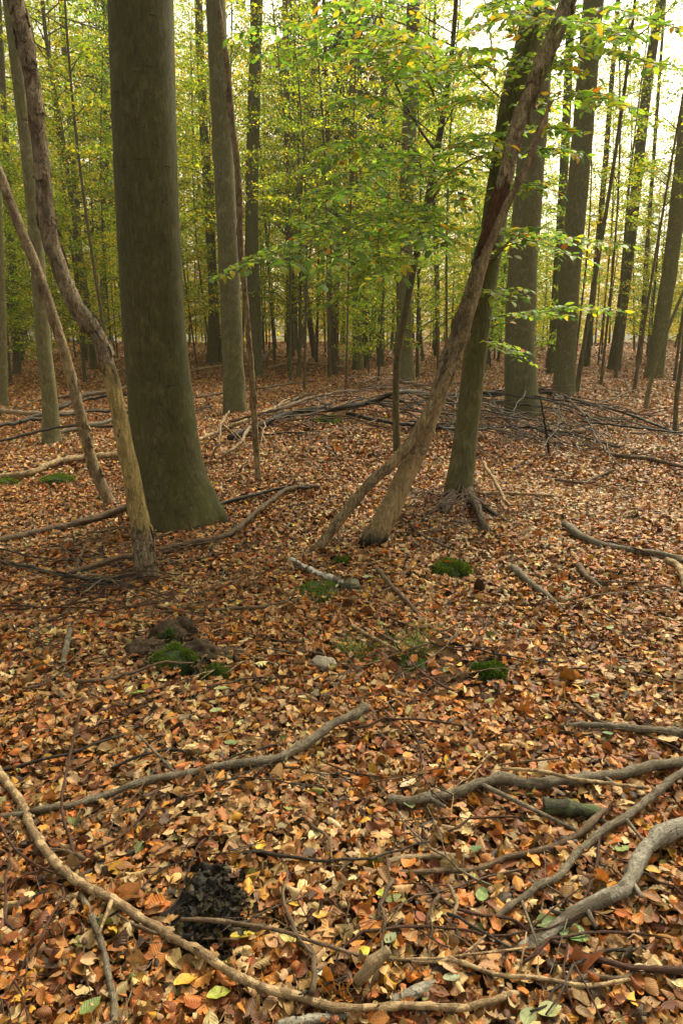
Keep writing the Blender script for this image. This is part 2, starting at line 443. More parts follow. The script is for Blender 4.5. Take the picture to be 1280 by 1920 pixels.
# ------------------------------------------------------------------ leaf shapes
def leaf_grid(nu, nv, kind):
    """unit leaf: x 0..1 along, y -1..1 (times half width), rows of nv"""
    t = np.linspace(0, 1, nu)
    if kind == 'beech': w = np.sin(math.pi * np.clip(t, 0.012, 0.992) ** 0.86) ** 0.78
    elif kind == 'oak':
        w = np.sin(math.pi * np.clip(t, 0.012, 0.99) ** 1.25) ** 0.7 * (0.74 + 0.26 * np.sin(2 * math.pi * 4.2 * t - 0.6))
    else: w = np.sin(math.pi * np.clip(t, 0.012, 0.99)) ** 0.9
    w = np.maximum(w, 0.03)
    v = np.linspace(-1, 1, nv)
    X = np.repeat(t[:, None], nv, 1); Y = w[:, None] * v[None, :]
    i = (np.arange(nu - 1)[:, None] * nv + np.arange(nv - 1)[None, :]).ravel()
    Q = np.stack([i, i + 1, i + nv + 1, i + nv], -1)
    return X.ravel(), Y.ravel(), Q

def scatter_leaves(P, L, W, yaw, tilt, tiltdir, fold, curl, xcurl, wave, C, nu, nv, kind, rng, flip):
    """vectorised: n leaves with their own size, fold, curl and tilt -> V, Q, uv, col"""
    n = len(P); X, Y, Q = leaf_grid(nu, nv, kind); m = len(X)
    x = (X[None, :] - 0.5) * L[:, None]; y = Y[None, :] * W[:, None]
    z = np.abs(y) * fold[:, None] + xcurl[:, None] * y * y / W[:, None]
    z = z + wave[:, None] * W[:, None] * np.abs(Y)[None, :] * np.sin(X[None, :] * rng.uniform(8, 18, n)[:, None] + rng.uniform(0, 6.3, n)[:, None] + np.sign(Y)[None, :] * 1.1)
    k = curl / L; k = np.where(np.abs(k) < 1e-3, 1e-3, k)[:, None]
    xs = np.sin(k * x) / k; zs = (1 - np.cos(k * x)) / k
    nx = -np.sin(k * x); nz = np.cos(k * x)
    x2 = xs + z * nx; z2 = zs + z * nz
    z2 = z2 * np.where(flip, -1, 1)[:, None]
    z2 = z2 - z2.mean(1)[:, None]
    ca, sa = np.cos(yaw)[:, None], np.sin(yaw)[:, None]
    xr = x2 * ca - y * sa; yr = x2 * sa + y * ca
    cd, sd = np.cos(tiltdir)[:, None], np.sin(tiltdir)[:, None]
    p = xr * cd + yr * sd; q = -xr * sd + yr * cd
    ct, s_ = np.cos(tilt)[:, None], np.sin(tilt)[:, None]
    p2 = p * ct - z2 * s_; z3 = p * s_ + z2 * ct
    xf = p2 * cd - q * sd; yf = p2 * sd + q * cd
    V = np.stack([xf + P[:, 0:1], yf + P[:, 1:2], z3 + P[:, 2:3]], -1).reshape(-1, 3)
    QQ = (Q[None, :, :] + (np.arange(n) * m)[:, None, None]).reshape(-1, 4)
    uv = np.stack([np.broadcast_to(X, (n, m)), np.broadcast_to(Y, (n, m))], -1).reshape(-1, 2)
    col = np.repeat(C, m, 0)
    return V, QQ, uv, col

# places kept clear of leaves: (x, y, radius, share of leaves left out)
CLEAR = []
def clear_px(px, py, rpx_x, share=0.9, ry=None):
    p = gp(px, py); r = px_w(rpx_x, p); CLEAR.append((p[0], p[1], r, r * (ry or 1.0), share))
clear_px(390, 1708, 62, 0.95, 1.3); clear_px(330, 1240, 85, 0.72, 1.2); clear_px(850, 1268, 115, 0.66, 1.0); clear_px(845, 1070, 36, 0.9, 1.6)
clear_px(640, 1055, 20, 0.9, 2); clear_px(600, 1110, 40, 0.82, 2); clear_px(920, 1265, 30, 0.95, 1.5); clear_px(730, 1228, 130, 0.5, 0.9)
clear_px(655, 1100, 26, 0.9, 2); clear_px(607, 1248, 26, 0.9, 1.5); clear_px(870, 990, 50, 0.5, 2); clear_px(1070, 1515, 50, 0.6, 1)

PAL = np.array([(0.35, 0.205, 0.085), (0.45, 0.315, 0.165), (0.36, 0.130, 0.026), (0.29, 0.092, 0.022), (0.40, 0.175, 0.030),
                (0.17, 0.055, 0.020), (0.085, 0.038, 0.018), (0.22, 0.10, 0.038), (0.44, 0.25, 0.03), (0.20, 0.215, 0.06), (0.045, 0.025, 0.014)])
PW = np.array([0.25, 0.145, 0.16, 0.115, 0.10, 0.095, 0.075, 0.15, 0.024, 0.014, 0.055])

def pick_cols(P, rng):
    n = len(P)
    f = 0.5 + 0.5 * np.sin(1.9 * P[:, 0] + 0.7) * np.sin(1.5 * P[:, 1] + 0.4 + 0.8 * np.sin(1.1 * P[:, 0]))
    pale = 1.2 * np.exp(-((P[:, 0] + 0.25) / 0.55) ** 2 - ((P[:, 1] - 2.1) / 0.55) ** 2)
    w = np.repeat(PW[None, :], n, 0)
    w[:, 0:2] *= (0.55 + 1.0 * f + 1.6 * pale)[:, None]; w[:, 7] *= 0.7 + pale
    w[:, 2:6] *= (1.55 - 0.7 * f)[:, None]
    far = np.clip((P[:, 1] - 5) / 8, 0, 1)
    w[:, 5] *= 1 + 0.35 * far; w[:, 8:10] *= (1 - 0.6 * far)[:, None]
    c = np.cumsum(w / w.sum(1)[:, None], 1)
    idx = (rng.random(n)[:, None] > c).sum(1).clip(0, len(PAL) - 1)
    C = PAL[idx] * np.array([1.0, 1.0, 0.95]) * rng.lognormal(-0.02, 0.33, n)[:, None] * (1 + rng.normal(0, 0.05, (n, 3)))
    return np.clip(C, 0.008, 0.7), idx

def litter_band(y0, y1, per_m2, nu, nv, size, rng, zspan, kind, oakshare=0.0, margin=1.6):
    area_w = lambda y: y * 0.56 + margin
    xm = area_w(y1); n = int(per_m2 * 2 * xm * (y1 - y0))
    P = np.stack([rng.uniform(-xm, xm, n), rng.uniform(y0, y1, n)], -1)
    keep = np.abs(P[:, 0]) < area_w(P[:, 1])
    for cx, cy, rx, ry, sh in CLEAR:
        e = ((P[:, 0] - cx) / rx) ** 2 + ((P[:, 1] - cy) / ry) ** 2
        keep &= ~((e < 1) & (rng.random(n) < sh))
    P = P[keep]; n = len(P)
    C, idx = pick_cols(P, rng)
    lay = rng.random(n)
    z = terrain(P[:, 0], P[:, 1]) + zspan * 1.15 * lay + 0.002
    C = C * np.where(idx == 10, 1, 1)[:, None]
    L = size * rng.normal(0.97, 0.2, n).clip(0.45, 1.35); W = L * rng.uniform(0.26, 0.36, n)
    dry = rng.random(n)
    fold = rng.normal(0.12, 0.18, n); curl = rng.normal(0.2, 0.6, n) * (1 + 1.5 * (dry > 0.72))
    xc = rng.normal(0.2, 0.5, n) * (1 + 1.5 * (dry > 0.72)); wave = np.abs(rng.normal(0, 0.20, n))
    tilt = rng.normal(0, 0.36, n) + np.where(rng.random(n) < 0.14, rng.normal(0, 0.65, n), 0)
    return scatter_leaves(np.column_stack([P, z]), L, W, rng.uniform(0, 6.283, n), tilt, rng.uniform(0, 6.283, n), fold, curl, xc, wave, C, nu, nv, kind, rng, rng.random(n) < 0.45)

chunks = []
r1 = np.random.default_rng(5)
chunks.append(litter_band(0.45, 2.6, 2500, 8, 5, 0.044, r1, 0.034, 'beech'))
chunks.append(litter_band(0.45, 2.6, 800, 12, 5, 0.054, r1, 0.034, 'oak'))
chunks.append(litter_band(0.45, 2.6, 1700, 5, 3, 0.021, r1, 0.036, 'frag'))
chunks.append(litter_band(2.6, 4.2, 2500, 6, 5, 0.045, r1, 0.034, 'beech'))
chunks.append(litter_band(2.6, 4.2, 700, 10, 3, 0.055, r1, 0.034, 'oak'))
chunks.append(litter_band(4.2, 7.5, 2000, 5, 3, 0.049, r1, 0.032, 'beech'))
chunks.append(litter_band(4.2, 7.5, 500, 8, 3, 0.060, r1, 0.032, 'oak'))
chunks.append(litter_band(7.5, 15.0, 900, 4, 3, 0.062, r1, 0.04, 'beech', margin=2.2))
chunks.append(litter_band(15.0, 34.0, 130, 4, 2, 0.10, r1, 0.06, 'beech', margin=3))
chunks.append(litter_band(34.0, 70.0, 28, 4, 2, 0.16, r1, 0.09, 'beech', margin=4))
Vs, Qs, Us, Cs, o_ = [], [], [], [], 0
for V, Q, U, C in chunks:
    Vs.append(V); Qs.append(Q + o_); Us.append(U); Cs.append(C); o_ += len(V)
lit = obj("leaf_litter", mesh_np("leaf_litter", np.vstack(Vs), np.vstack(Qs), M['litter'], np.vstack(Us), np.vstack(Cs)))
tag(lit, "carpet of orange, tan and brown fallen beech leaves", None, None, "stuff")
del Vs, Qs, Us, Cs, chunks

# ------------------------------------------------------------------ trees placed from the photograph
def trunk_path(pts, Y, n, lean=0.0, top=None):
    """picture points from base upward at distance Y (leaning lean metres away per metre of height), extended up to height top"""
    z0 = None; P = []
    for (px, py) in pts:
        p = at_y(px, py, Y)
        if z0 is None: z0 = p[2]
        for _ in range(3): p = at_y(px, py, Y + lean * (p[2] - z0))
        P.append(p)
    P = np.array(P)
    if top is not None and P[-1][2] < top:
        d = P[-1] - P[-2]; d = d / np.linalg.norm(d)
        d = d * 0.6 + np.array([0, 0, 0.4]) if abs(d[0]) > 0.25 else d
        P = np.vstack([P, P[-1] + d * (top - P[-1][2]) / max(d[2], 0.2)])
    return catmull(P, n)

def put_trunk(name, label, cat, pts, widths, mat, top=9.0, sides=14, n=60, rough=0.02, lean=0.0, seed=1, flare=0.0, lobes=5, Y=None, sink=0.10, group=None, wobamp=0.0, empty=True, partname="trunk"):
    base = gp(*pts[0]) if Y is None else at_y(pts[0][0], pts[0][1], Y)
    path = trunk_path(pts, base[1], n, lean, top)
    # radius from the picture widths, given at the picture heights of pts
    zs = [at_y(px, py, base[1])[2] for px, py in pts]
    rs = [px_w(w, at_y(px, py, base[1])) / 2 for (px, py), w in zip(pts, widths)]
    if top and top > zs[-1]:
        zs.append(top); rs.append(rs[-1] * max(0.35, 1 - 0.04 * (top - zs[-2])))
    rad = np.interp(path[:, 2], zs, rs)
    path = np.vstack([path[0] - (path[1] - path[0]) / np.linalg.norm(path[1] - path[0]) * sink, path]); rad = np.concatenate([rad[:1], rad])
    ph = random.uniform(0, 6.28)
    def wob(s, a):
        f = np.ones_like(s * a)
        if flare:
            u = np.maximum(s - sink, 0); lob = np.maximum(0, np.cos(lobes * a + ph + 0.8 * np.sin(a + ph))) ** 1.5 + 0.35 * np.maximum(0, np.cos((lobes - 2) * a + 2 * ph))
            f = f + flare * (0.35 * np.exp(-u / 0.30) + 0.50 * np.exp(-u / 0.17) * lob + 0.14 * np.exp(-u / 0.5) * lob)
        if wobamp:
            f = f + wobamp * (np.sin(9 * s + 2 * a) * np.sin(23 * s + ph) + 0.7 * np.sin(3 * a + 14 * s + ph) + 0.5 * np.sin(5 * a - 31 * s))
        return f
    V, Q, U = tube(path, rad, sides, rough, seed, True, wob)
    loc = Vector((base[0], base[1], float(terrain(base[0], base[1]))))
    root = thing(name, label, cat, loc, group)
    obj(partname, mesh_np(partname, V - np.array(loc), Q, mat, U), root)
    return root, path, rad, np.array(loc)

def add_limb(root, loc, name, pts3, r0, r1, mat, sides=7, n=14, rough=0.05, seed=3):
    path = catmull(pts3, n)
    V, Q, U = tube(path, np.linspace(r0, r1, n), sides, rough, seed)
    return obj(name, mesh_np(name, V - loc, Q, mat, U), root)

# the great beech on the left
big, bpath, brad, bloc = put_trunk("beech_tree", "massive olive green beech trunk, the thickest tree, left of centre", "tree",
    [(338, 976), (319, 900), (312, 850), (306, 790), (297, 700), (288, 600), (280, 450), (273, 300), (264, 0)],
    [148, 136, 128, 122, 116, 114, 114, 116, 120], M['beech_big'], 9.5, 64, 190, 0.006, 0, 4, 0.17, 5, wobamp=0.004)
# old branch scars on the great beech: swollen brow ridges
def scar(root, loc, path, rad, px, py, w, name="branch_scar"):
    Y = path[0][1]; p = at_y(px, py, Y); i = np.argmin(np.abs(path[:, 2] - p[2])); c = path[i]; r = rad[i]
    dx = np.clip((p[0] - c[0]) / r, -0.95, 0.95); a0 = math.asin(dx)
    ts = np.linspace(-1, 1, 9); hw = px_w(w, p) / r / 2
    pts = [np.array([c[0] + math.sin(a0 + t * hw) * r * 0.992, c[1] - math.cos(a0 + t * hw) * r * 0.992, p[2] + 0.012 * (1 - t * t)]) for t in ts]
    V, Q, U = tube(np.array(pts), 0.006 * (1.05 - ts ** 2), 6)
    return obj(name, mesh_np(name, V - loc, Q, M['beech_big'], U), root)
for px, py, w in [(233, 190, 26), (236, 214, 18), (305, 287, 22), (322, 322, 20), (312, 444, 30), (250, 366, 18), (310, 465, 26), (300, 53, 18), (262, 508, 16), (305, 614, 34), (280, 720, 36)]:
    scar(big, bloc, bpath, brad, px, py, w)

# dead leaning trunks
b1 = gp(278, 1088); b2 = gp(695, 1022)
def hz(py, b): return at_y(640, py, b[1])[2] - b[2]
YW, TW, RW = (0.44, 0.33, 0.14), (0.46, 0.335, 0.18), (0.13, 0.06, 0.032)
M['dead_left'] = dead_bark("peeling dead bark", (0.15, 0.115, 0.074), (0.32, 0.25, 0.17), [(hz(1000, b1), hz(705, b1), 0.34, YW), (hz(600, b1), hz(560, b1), 0.16, TW), (hz(240, b1), hz(60, b1), 0.14, (0.17, 0.10, 0.065))])
M['dead_lean'] = dead_bark("shredding brown bark", (0.17, 0.128, 0.08), (0.42, 0.325, 0.215), [(0.12, hz(850, b2), 0.34, TW), (hz(850, b2), hz(690, b2), 0.17, TW), (hz(465, b2), hz(320, b2), 0.27, RW), (hz(700, b2), hz(620, b2), 0.10, TW)], 0.05)
M['dead_thin'] = dead_bark("flaking tan bark", (0.19, 0.135, 0.08), (0.38, 0.29, 0.18), [(0.0, 1.7, 0.13, TW)])
def loose_bark(root, loc, path, rad, zlo, zhi, n, mat, seed, size=1.0):
    """curling plates of bark, a few millimetres thick, lifting off the stem"""
    r = np.random.default_rng(seed); tg = np.gradient(path, axis=0); tg /= np.linalg.norm(tg, axis=1)[:, None]
    N = np.cross(tg, [0.0, 1.0, 0.0]); N /= np.linalg.norm(N, axis=1)[:, None]; B = np.cross(tg, N)
    seg = np.concatenate([[0], np.cumsum(np.linalg.norm(np.diff(path, axis=0), axis=1))])
    ok = np.where((path[:, 2] - loc[2] > zlo) & (path[:, 2] - loc[2] < zhi))[0]; parts = []
    for _ in range(n):
        s0 = seg[ok[r.integers(0, len(ok))]]; a0 = r.uniform(0, 6.283); l = r.uniform(0.04, 0.15) * size; da = r.uniform(0.3, 0.8)
        nu, nv = 7, 5; lift = r.uniform(0.002, 0.010) * size; e1 = r.uniform(0.6, 1.3, nu); e2 = r.uniform(0.6, 1.3, nu); up = r.random() < .5
        top, bot = [], []
        for i in range(nu):
            u = i / (nu - 1); f = u if up else 1 - u
            for k in range(nv):
                v = k / (nv - 1) * 2 - 1; a = a0 + v * da * (e1[i] if v < 0 else e2[i]); ss = s0 + (u - .5) * l + 0.012 * math.sin(5 * a + s0 * 30)
                c = np.array([np.interp(ss, seg, path[:, q]) for q in range(3)]); R = np.interp(ss, seg, rad)
                nn = np.array([np.interp(ss, seg, N[:, q]) for q in range(3)]); bb = np.array([np.interp(ss, seg, B[:, q]) for q in range(3)])
                d = nn * math.cos(a) + bb * math.sin(a); o = lift * (f ** 2 * 0.7 + 0.6 * v * v) + 0.002
                top.append(c + d * (R * 1.02 + o + 0.004)); bot.append(c + d * (R * 1.0 + o * .8 - 0.001))
        V = np.vstack([top, bot]); m = nu * nv; Q = []
        for i in range(nu - 1):
            for k in range(nv - 1):
                p = i * nv + k; Q += [(p, p + 1, p + nv + 1, p + nv), (m + p + nv, m + p + nv + 1, m + p + 1, m + p)]
        edge = [k for k in range(nv)] + [i * nv + nv - 1 for i in range(1, nu)] + [(nu - 1) * nv + k for k in range(nv - 2, -1, -1)] + [i * nv for i in range(nu - 2, 0, -1)]
        for p, q in zip(edge, edge[1:] + edge[:1]): Q.append((p, m + p, m + q, q))
        parts.append((V, np.array(Q), np.zeros((len(V), 2))))
    J = join(parts); return tag(obj("loose_bark", mesh_np("loose_bark", J[0] - loc, J[1], mat, J[2], shade=False), root), kind="stuff")
t_dead, dpath, drad, dloc = put_trunk("dead_tree", "crooked dead trunk with bark peeled to yellow wood, in front of the massive beech", "dead tree",
    [(278, 1088), (266, 1000), (246, 890), (224, 780), (205, 695), (183, 628), (140, 568), (108, 490), (87, 405), (78, 300), (64, 180), (48, 80), (28, -10)],
    [40, 37, 32, 29, 28, 29, 30, 30, 30, 29, 29, 30, 29], M['dead_left'], 4.6, 18, 130, 0.05, 0.02, 12, 0.12, 3, wobamp=0.035)
loose_bark(t_dead, dloc, dpath, drad, hz(700, b1), 3.6, 26, M['dead_left'], 1); loose_bark(t_dead, dloc, dpath, drad, 0.05, hz(960, b1), 10, M['dead_left'], 2, 0.7)
tl, plp, plr, pll = put_trunk("dead_tree", "thin leaning dead stem left of the crooked yellow one, with brown bark", "dead tree",
    [(208, 948), (172, 862), (147, 760), (121, 660), (76, 522), (32, 412), (2, 330), (-40, 230)], [22, 21, 20, 20, 19, 19, 17, 15], M['dead_thin'], None, 12, 80, 0.06, 0.05, 14, wobamp=0.03)
lean1, lpath, lrad, lloc = put_trunk("dead_tree", "stout dead trunk leaning right, black charred foot and shredded bark", "dead tree",
    [(695, 1022), (742, 930), (800, 800), (844, 665), (877, 565), (916, 435), (945, 335), (966, 250), (1002, 155), (1048, 45), (1075, -25)],
    [42, 39, 35, 29, 26, 29, 30, 31, 32, 34, 34], M['dead_lean'], None, 18, 150, 0.06, 0.10, 21, 0.1, 3, wobamp=0.04)
loose_bark(tl, pll, plp, plr, 0.1, 3.2, 18, M['dead_thin'], 3, 0.7)
loose_bark(lean1, lloc, lpath, lrad, hz(760, b2), 2.2, 20, M['dead_lean'], 4, 1.0); loose_bark(lean1, lloc, lpath, lrad, 2.9, 4.2, 12, M['dead_lean'], 5, 0.9)
tl, plp, plr, pll = put_trunk("dead_tree", "slim pale dead stem propped against the stout leaning dead trunk", "dead tree",
    [(606, 1016), (676, 925), (752, 850), (802, 775), (853, 675), (886, 570), (914, 470), (950, 385), (985, 315), (1012, 245), (1032, 190)],
    [20, 20, 20, 20, 20, 18, 17, 15, 14, 12, 8], M['dead_thin'], None, 12, 110, 0.07, 0.10, 23, wobamp=0.04, Y=gp(695, 1022)[1] - 0.13)
loose_bark(tl, pll, plp, plr, 0.3, 3.0, 12, M['dead_thin'], 6, 0.7)
tl, plp, plr, pll = put_trunk("dead_tree", "pencil thin brown dead stem standing in front of the smooth grey beech", "dead tree",
    [(485, 905), (479, 820), (473, 720), (465, 620), (458, 540), (451, 460), (449, 380), (444, 300), (433, 210), (427, 130), (417, 60), (405, -20)], [13, 12, 12, 11, 11, 12, 12, 12, 12, 12, 11, 10], M['dead_thin'], None, 10, 90, 0.08, 0.0, 31, wobamp=0.05)

loose_bark(tl, pll, plp, plr, 0.3, 3.6, 12, M['dead_thin'], 7, 0.8)

# live beeches
live13, p13, r13, l13 = put_trunk("beech_tree", "grey beech leaning right behind the stout dead trunk, bare roots at its foot", "tree",
    [(857, 935), (870, 840), (882, 740), (892, 640), (907, 540), (925, 420), (942, 310), (962, 190), (990, 80), (1012, -20)],
    [50, 45, 43, 43, 45, 47, 48, 50, 50, 52], M['beech_grey'], 6.5, 22, 110, 0.02, 0.03, 33, 0.15, 4, wobamp=0.008)
MID = [
 ("slim pale grey beech at the left edge beside the crooked dead trunk", [(97, 835), (93, 740), (82, 640), (68, 450), (48, 250), (18, 0)], [32, 27, 27, 25, 24, 24], 'beech_pale', 0.3),
 ("pale beech trunk cut by the left border of the picture", [(4, 762), (4, 640), (0, 500), (-8, 300), (-20, 0)], [20, 18, 17, 16, 15], 'beech_pale', 0.2),
 ("smooth grey beech behind the pencil thin brown stem", [(441, 778), (438, 700), (432, 560), (424, 400), (414, 200), (404, 0)], [44, 40, 38, 38, 38, 36], 'beech_grey', 0.25),
 ("slimmer grey beech just right of the smooth grey beech", [(480, 705), (476, 560), (472, 400), (476, 200), (482, 0)], [26, 24, 24, 24, 22], 'beech_grey', 0.25),
 ("straight pale beech in the middle distance near the picture centre", [(671, 695), (668, 560), (664, 400), (662, 200), (664, 0)], [20, 17, 17, 16, 15], 'beech_pale', 0.2),
 ("grey beech partly hidden behind the leafy young beech", [(762, 716), (757, 600), (758, 480), (765, 300), (772, 100), (775, 0)], [30, 29, 28, 27, 26, 25], 'beech_pale', 0.2),
 ("broad beech trunk with spreading foot right of the leaning beech", [(980, 776), (976, 730), (974, 640), (978, 520), (990, 360), (1003, 200), (1018, 0)], [64, 58, 56, 54, 52, 50, 48], 'beech_grey', 0.38),
 ("tall smooth grey beech standing just right of the broad one", [(1056, 742), (1060, 660), (1068, 520), (1080, 380), (1094, 220), (1108, 40), (1112, 0)], [40, 37, 37, 38, 38, 38, 38], 'beech_grey', 0.28),
 ("thin grey beech between the broad beech and the tall smooth one", [(1034, 702), (1042, 560), (1052, 400), (1062, 200), (1070, 0)], [20, 18, 17, 16, 15], 'beech_grey', 0.2),
 ("dark slender trunk leaning right against the white sky", [(1150, 694), (1164, 590), (1182, 440), (1200, 270), (1218, 120), (1238, 0)], [24, 20, 20, 19, 19, 17], 'bark_dark', 0.3),
 ("pale beech leaning out of the picture at its right border", [(1225, 706), (1240, 600), (1258, 480), (1275, 330), (1295, 150), (1310, 0)], [32, 27, 27, 27, 26, 25], 'beech_pale', 0.35),
 ("grey beech foot showing just right of the massive trunk", [(398, 680), (400, 560), (392, 400), (380, 200), (372, 0)], [22, 18, 17, 16, 15], 'beech_grey', 0.2),
 ("slender brown trunk left of the picture centre", [(545, 668), (543, 500), (538, 210), (536, 100), (535, 0)], [15, 14, 13, 12, 11], 'bark_brown', 0.2),
 ("bare pale brown stem in the distance near the picture centre", [(628, 702), (620, 620), (617, 480), (616, 330), (612, 180)], [11, 9, 10, 10, 8], 'bark_brown', 0.0),
 ("dark trunk standing far behind the leafy young beech", [(713, 690), (715, 500), (718, 330), (720, 180), (714, 60), (710, 0)], [14, 12, 12, 12, 11, 11], 'bark_dark', 0.2),
 ("dark slim trunk right of the tall smooth beech", [(1098, 688), (1110, 560), (1124, 420), (1136, 280), (1150, 100), (1158, 0)], [13, 11, 11, 10, 9, 9], 'bark_dark', 0.2),
 ("thin dark stem crossing the bright gap at the right", [(1196, 684), (1204, 600), (1212, 470), (1222, 330)], [11, 9, 8, 7], 'bark_dark', 0.0),
 ("thin leaning brown stem left of the distant bare brown stem", [(590, 672), (560, 420), (578, 260), (590, 100), (592, 0)], [11, 10, 10, 9, 9], 'bark_brown', 0.0),
 ("dark trunk left of the massive beech behind the crooked dead one", [(160, 672), (152, 520), (140, 330), (122, 100), (115, 0)], [14, 12, 12, 11, 11], 'bark_dark', 0.2),
 ("dark slender trunk deep in the thicket by the left border", [(33, 700), (28, 560), (18, 400), (8, 200)], [15, 13, 12, 11], 'bark_dark', 0.2),
]
for k, (lab, pts, ws, mt, fl) in enumerate(MID):
    put_trunk("beech_tree" if 'beech' in mt else "slender_tree", lab, "tree", pts, ws, M[mt], 17.0, 14 if ws[0] < 30 else 24, 70, 0.025, 0.0, 40 + k, fl, 4, wobamp=0.006)

# ------------------------------------------------------------------ near foliage: beech sprays on the young beech and its neighbours
LEAFC = np.array([(0.12, 0.25, 0.045), (0.17, 0.31, 0.05), (0.25, 0.36, 0.05), (0.10, 0.20, 0.05), (0.40, 0.40, 0.05), (0.52, 0.31, 0.03), (0.30, 0.10, 0.02)])
def spray(p0, p1, loc, root, density=0.85, side=0.42, leaf=0.062, rng=RNG, yellow=0.1, r0=0.007, droop=0.06, bend=None):
    """a leafy branch: main shoot, side twigs in a nearly level plane, leaves alternating along them"""
    p0 = np.asarray(p0, float); p1 = np.asarray(p1, float)
    D = p1 - p0; Ln = np.linalg.norm(D); n = max(10, int(Ln / 0.06))
    midp = (p0 + p1) / 2 + np.array([rng.normal(0, 0.05 * Ln), rng.normal(0, 0.05 * Ln), 0.06 * Ln])
    path = catmull([p0, midp if bend is None else bend, p1 - np.array([0, 0, droop * Ln * 0.5])], n)
    wood = [tube(path, np.linspace(r0, 0.0015, n), 5, 0.05, 1, False)]
    tw = [(path, 0.45)]
    s = 0.12 * Ln; sd = 1
    while s < Ln * 0.97:
        i = min(n - 2, int(s / Ln * (n - 1))); d = path[i + 1] - path[i]; d /= np.linalg.norm(d)
        lat = np.cross(d, [0, 0, 1.0]); lat /= np.linalg.norm(lat) + 1e-9
        f = s / Ln; l = side * (1 - 0.55 * f) * rng.uniform(0.55, 1.25) * min(1, 0.45 + 1.8 * f)
        dirn = d * rng.uniform(0.5, 0.9) + sd * lat * rng.uniform(0.6, 1.0) + np.array([0, 0, rng.normal(0.02, 0.08)])
        dirn /= np.linalg.norm(dirn)
        q = catmull([path[i], path[i] + dirn * l * 0.5 + np.array([0, 0, 0.02 * l]), path[i] + dirn * l + d * 0.12 * l - np.array([0, 0, 0.10 * l])], 7)
        wood.append(tube(q, np.linspace(0.0036, 0.0011, 7), 4, 0, 1, False)); tw.append((q, 0.06))
        sd = -sd; s += rng.uniform(0.05, 0.10) / density
    P, A, Nn = [], [], []
    for q, st in tw:
        seg = np.concatenate([[0], np.cumsum(np.linalg.norm(np.diff(q, axis=0), axis=1))]); T = seg[-1]
        u = st * T + rng.uniform(0, 0.02); sdl = 1
        while u <= T:
            c = np.array([np.interp(u, seg, q[:, k]) for k in range(3)])
            i = min(len(q) - 2, np.searchsorted(seg, u) - 1 if u > 0 else 0); i = max(i, 0)
            d = q[i + 1] - q[i]; d /= np.linalg.norm(d) + 1e-9
            lat = np.cross(d, [0, 0, 1.0]); lat /= np.linalg.norm(lat) + 1e-9
            a = d * rng.uniform(0.4, 0.9) + sdl * lat * rng.uniform(0.5, 1.0) + np.array([0, 0, rng.normal(-0.07, 0.15)])
            if u > T - 0.02: a = d + np.array([0, 0, rng.normal(-0.1, 0.1)])
            P.append(c); A.append(a / np.linalg.norm(a)); sdl = -sdl; u += rng.uniform(0.026, 0.042)
    P = np.array(P); A = np.array(A); m = len(P)
    X, Y, Q = leaf_grid(5, 3, 'beech')
    L = leaf * rng.normal(1, 0.2, m).clip(0.5, 1.5); W = L * rng.uniform(0.27, 0.34, m)
    up = np.array([0, 0, 1.0]) + rng.normal(0, 0.28, (m, 3))
    Bv = np.cross(up, A); Bv /= np.linalg.norm(Bv, axis=1)[:, None] + 1e-9
    Nv = np.cross(A, Bv)
    curl = rng.normal(0.15, 0.25, m); fold = rng.normal(0.12, 0.12, m)
    xx = X[None, :] * L[:, None] + 0.004; yy = Y[None, :] * W[:, None]
    zz = -curl[:, None] * (X[None, :] ** 2) * L[:, None] + np.abs(yy) * fold[:, None]
    V = P[:, None, :] + xx[..., None] * A[:, None, :] + yy[..., None] * Bv[:, None, :] + zz[..., None] * Nv[:, None, :]
    k = len(X); QQ = (Q[None] + (np.arange(m) * k)[:, None, None]).reshape(-1, 4)
    w = np.array([0.28, 0.30, 0.22, 0.12, 0.05, 0.012, 0.008]); w[2] += yellow * 0.5; w[4] += yellow * 0.7; w[5] += yellow * 0.4; w /= w.sum()
    C = LEAFC[rng.choice(7, m, p=w)] * rng.lognormal(0, 0.18, m)[:, None]
    b = obj("branch", mesh_np("branch", *(lambda j: (j[0] - loc, j[1]))(join(wood)), M['bark_dark'], None), root)
    obj("foliage", mesh_np("foliage", V.reshape(-1, 3) - loc, QQ, M['leaf_near'], None, np.repeat(C, k, 0)), b)
    return b

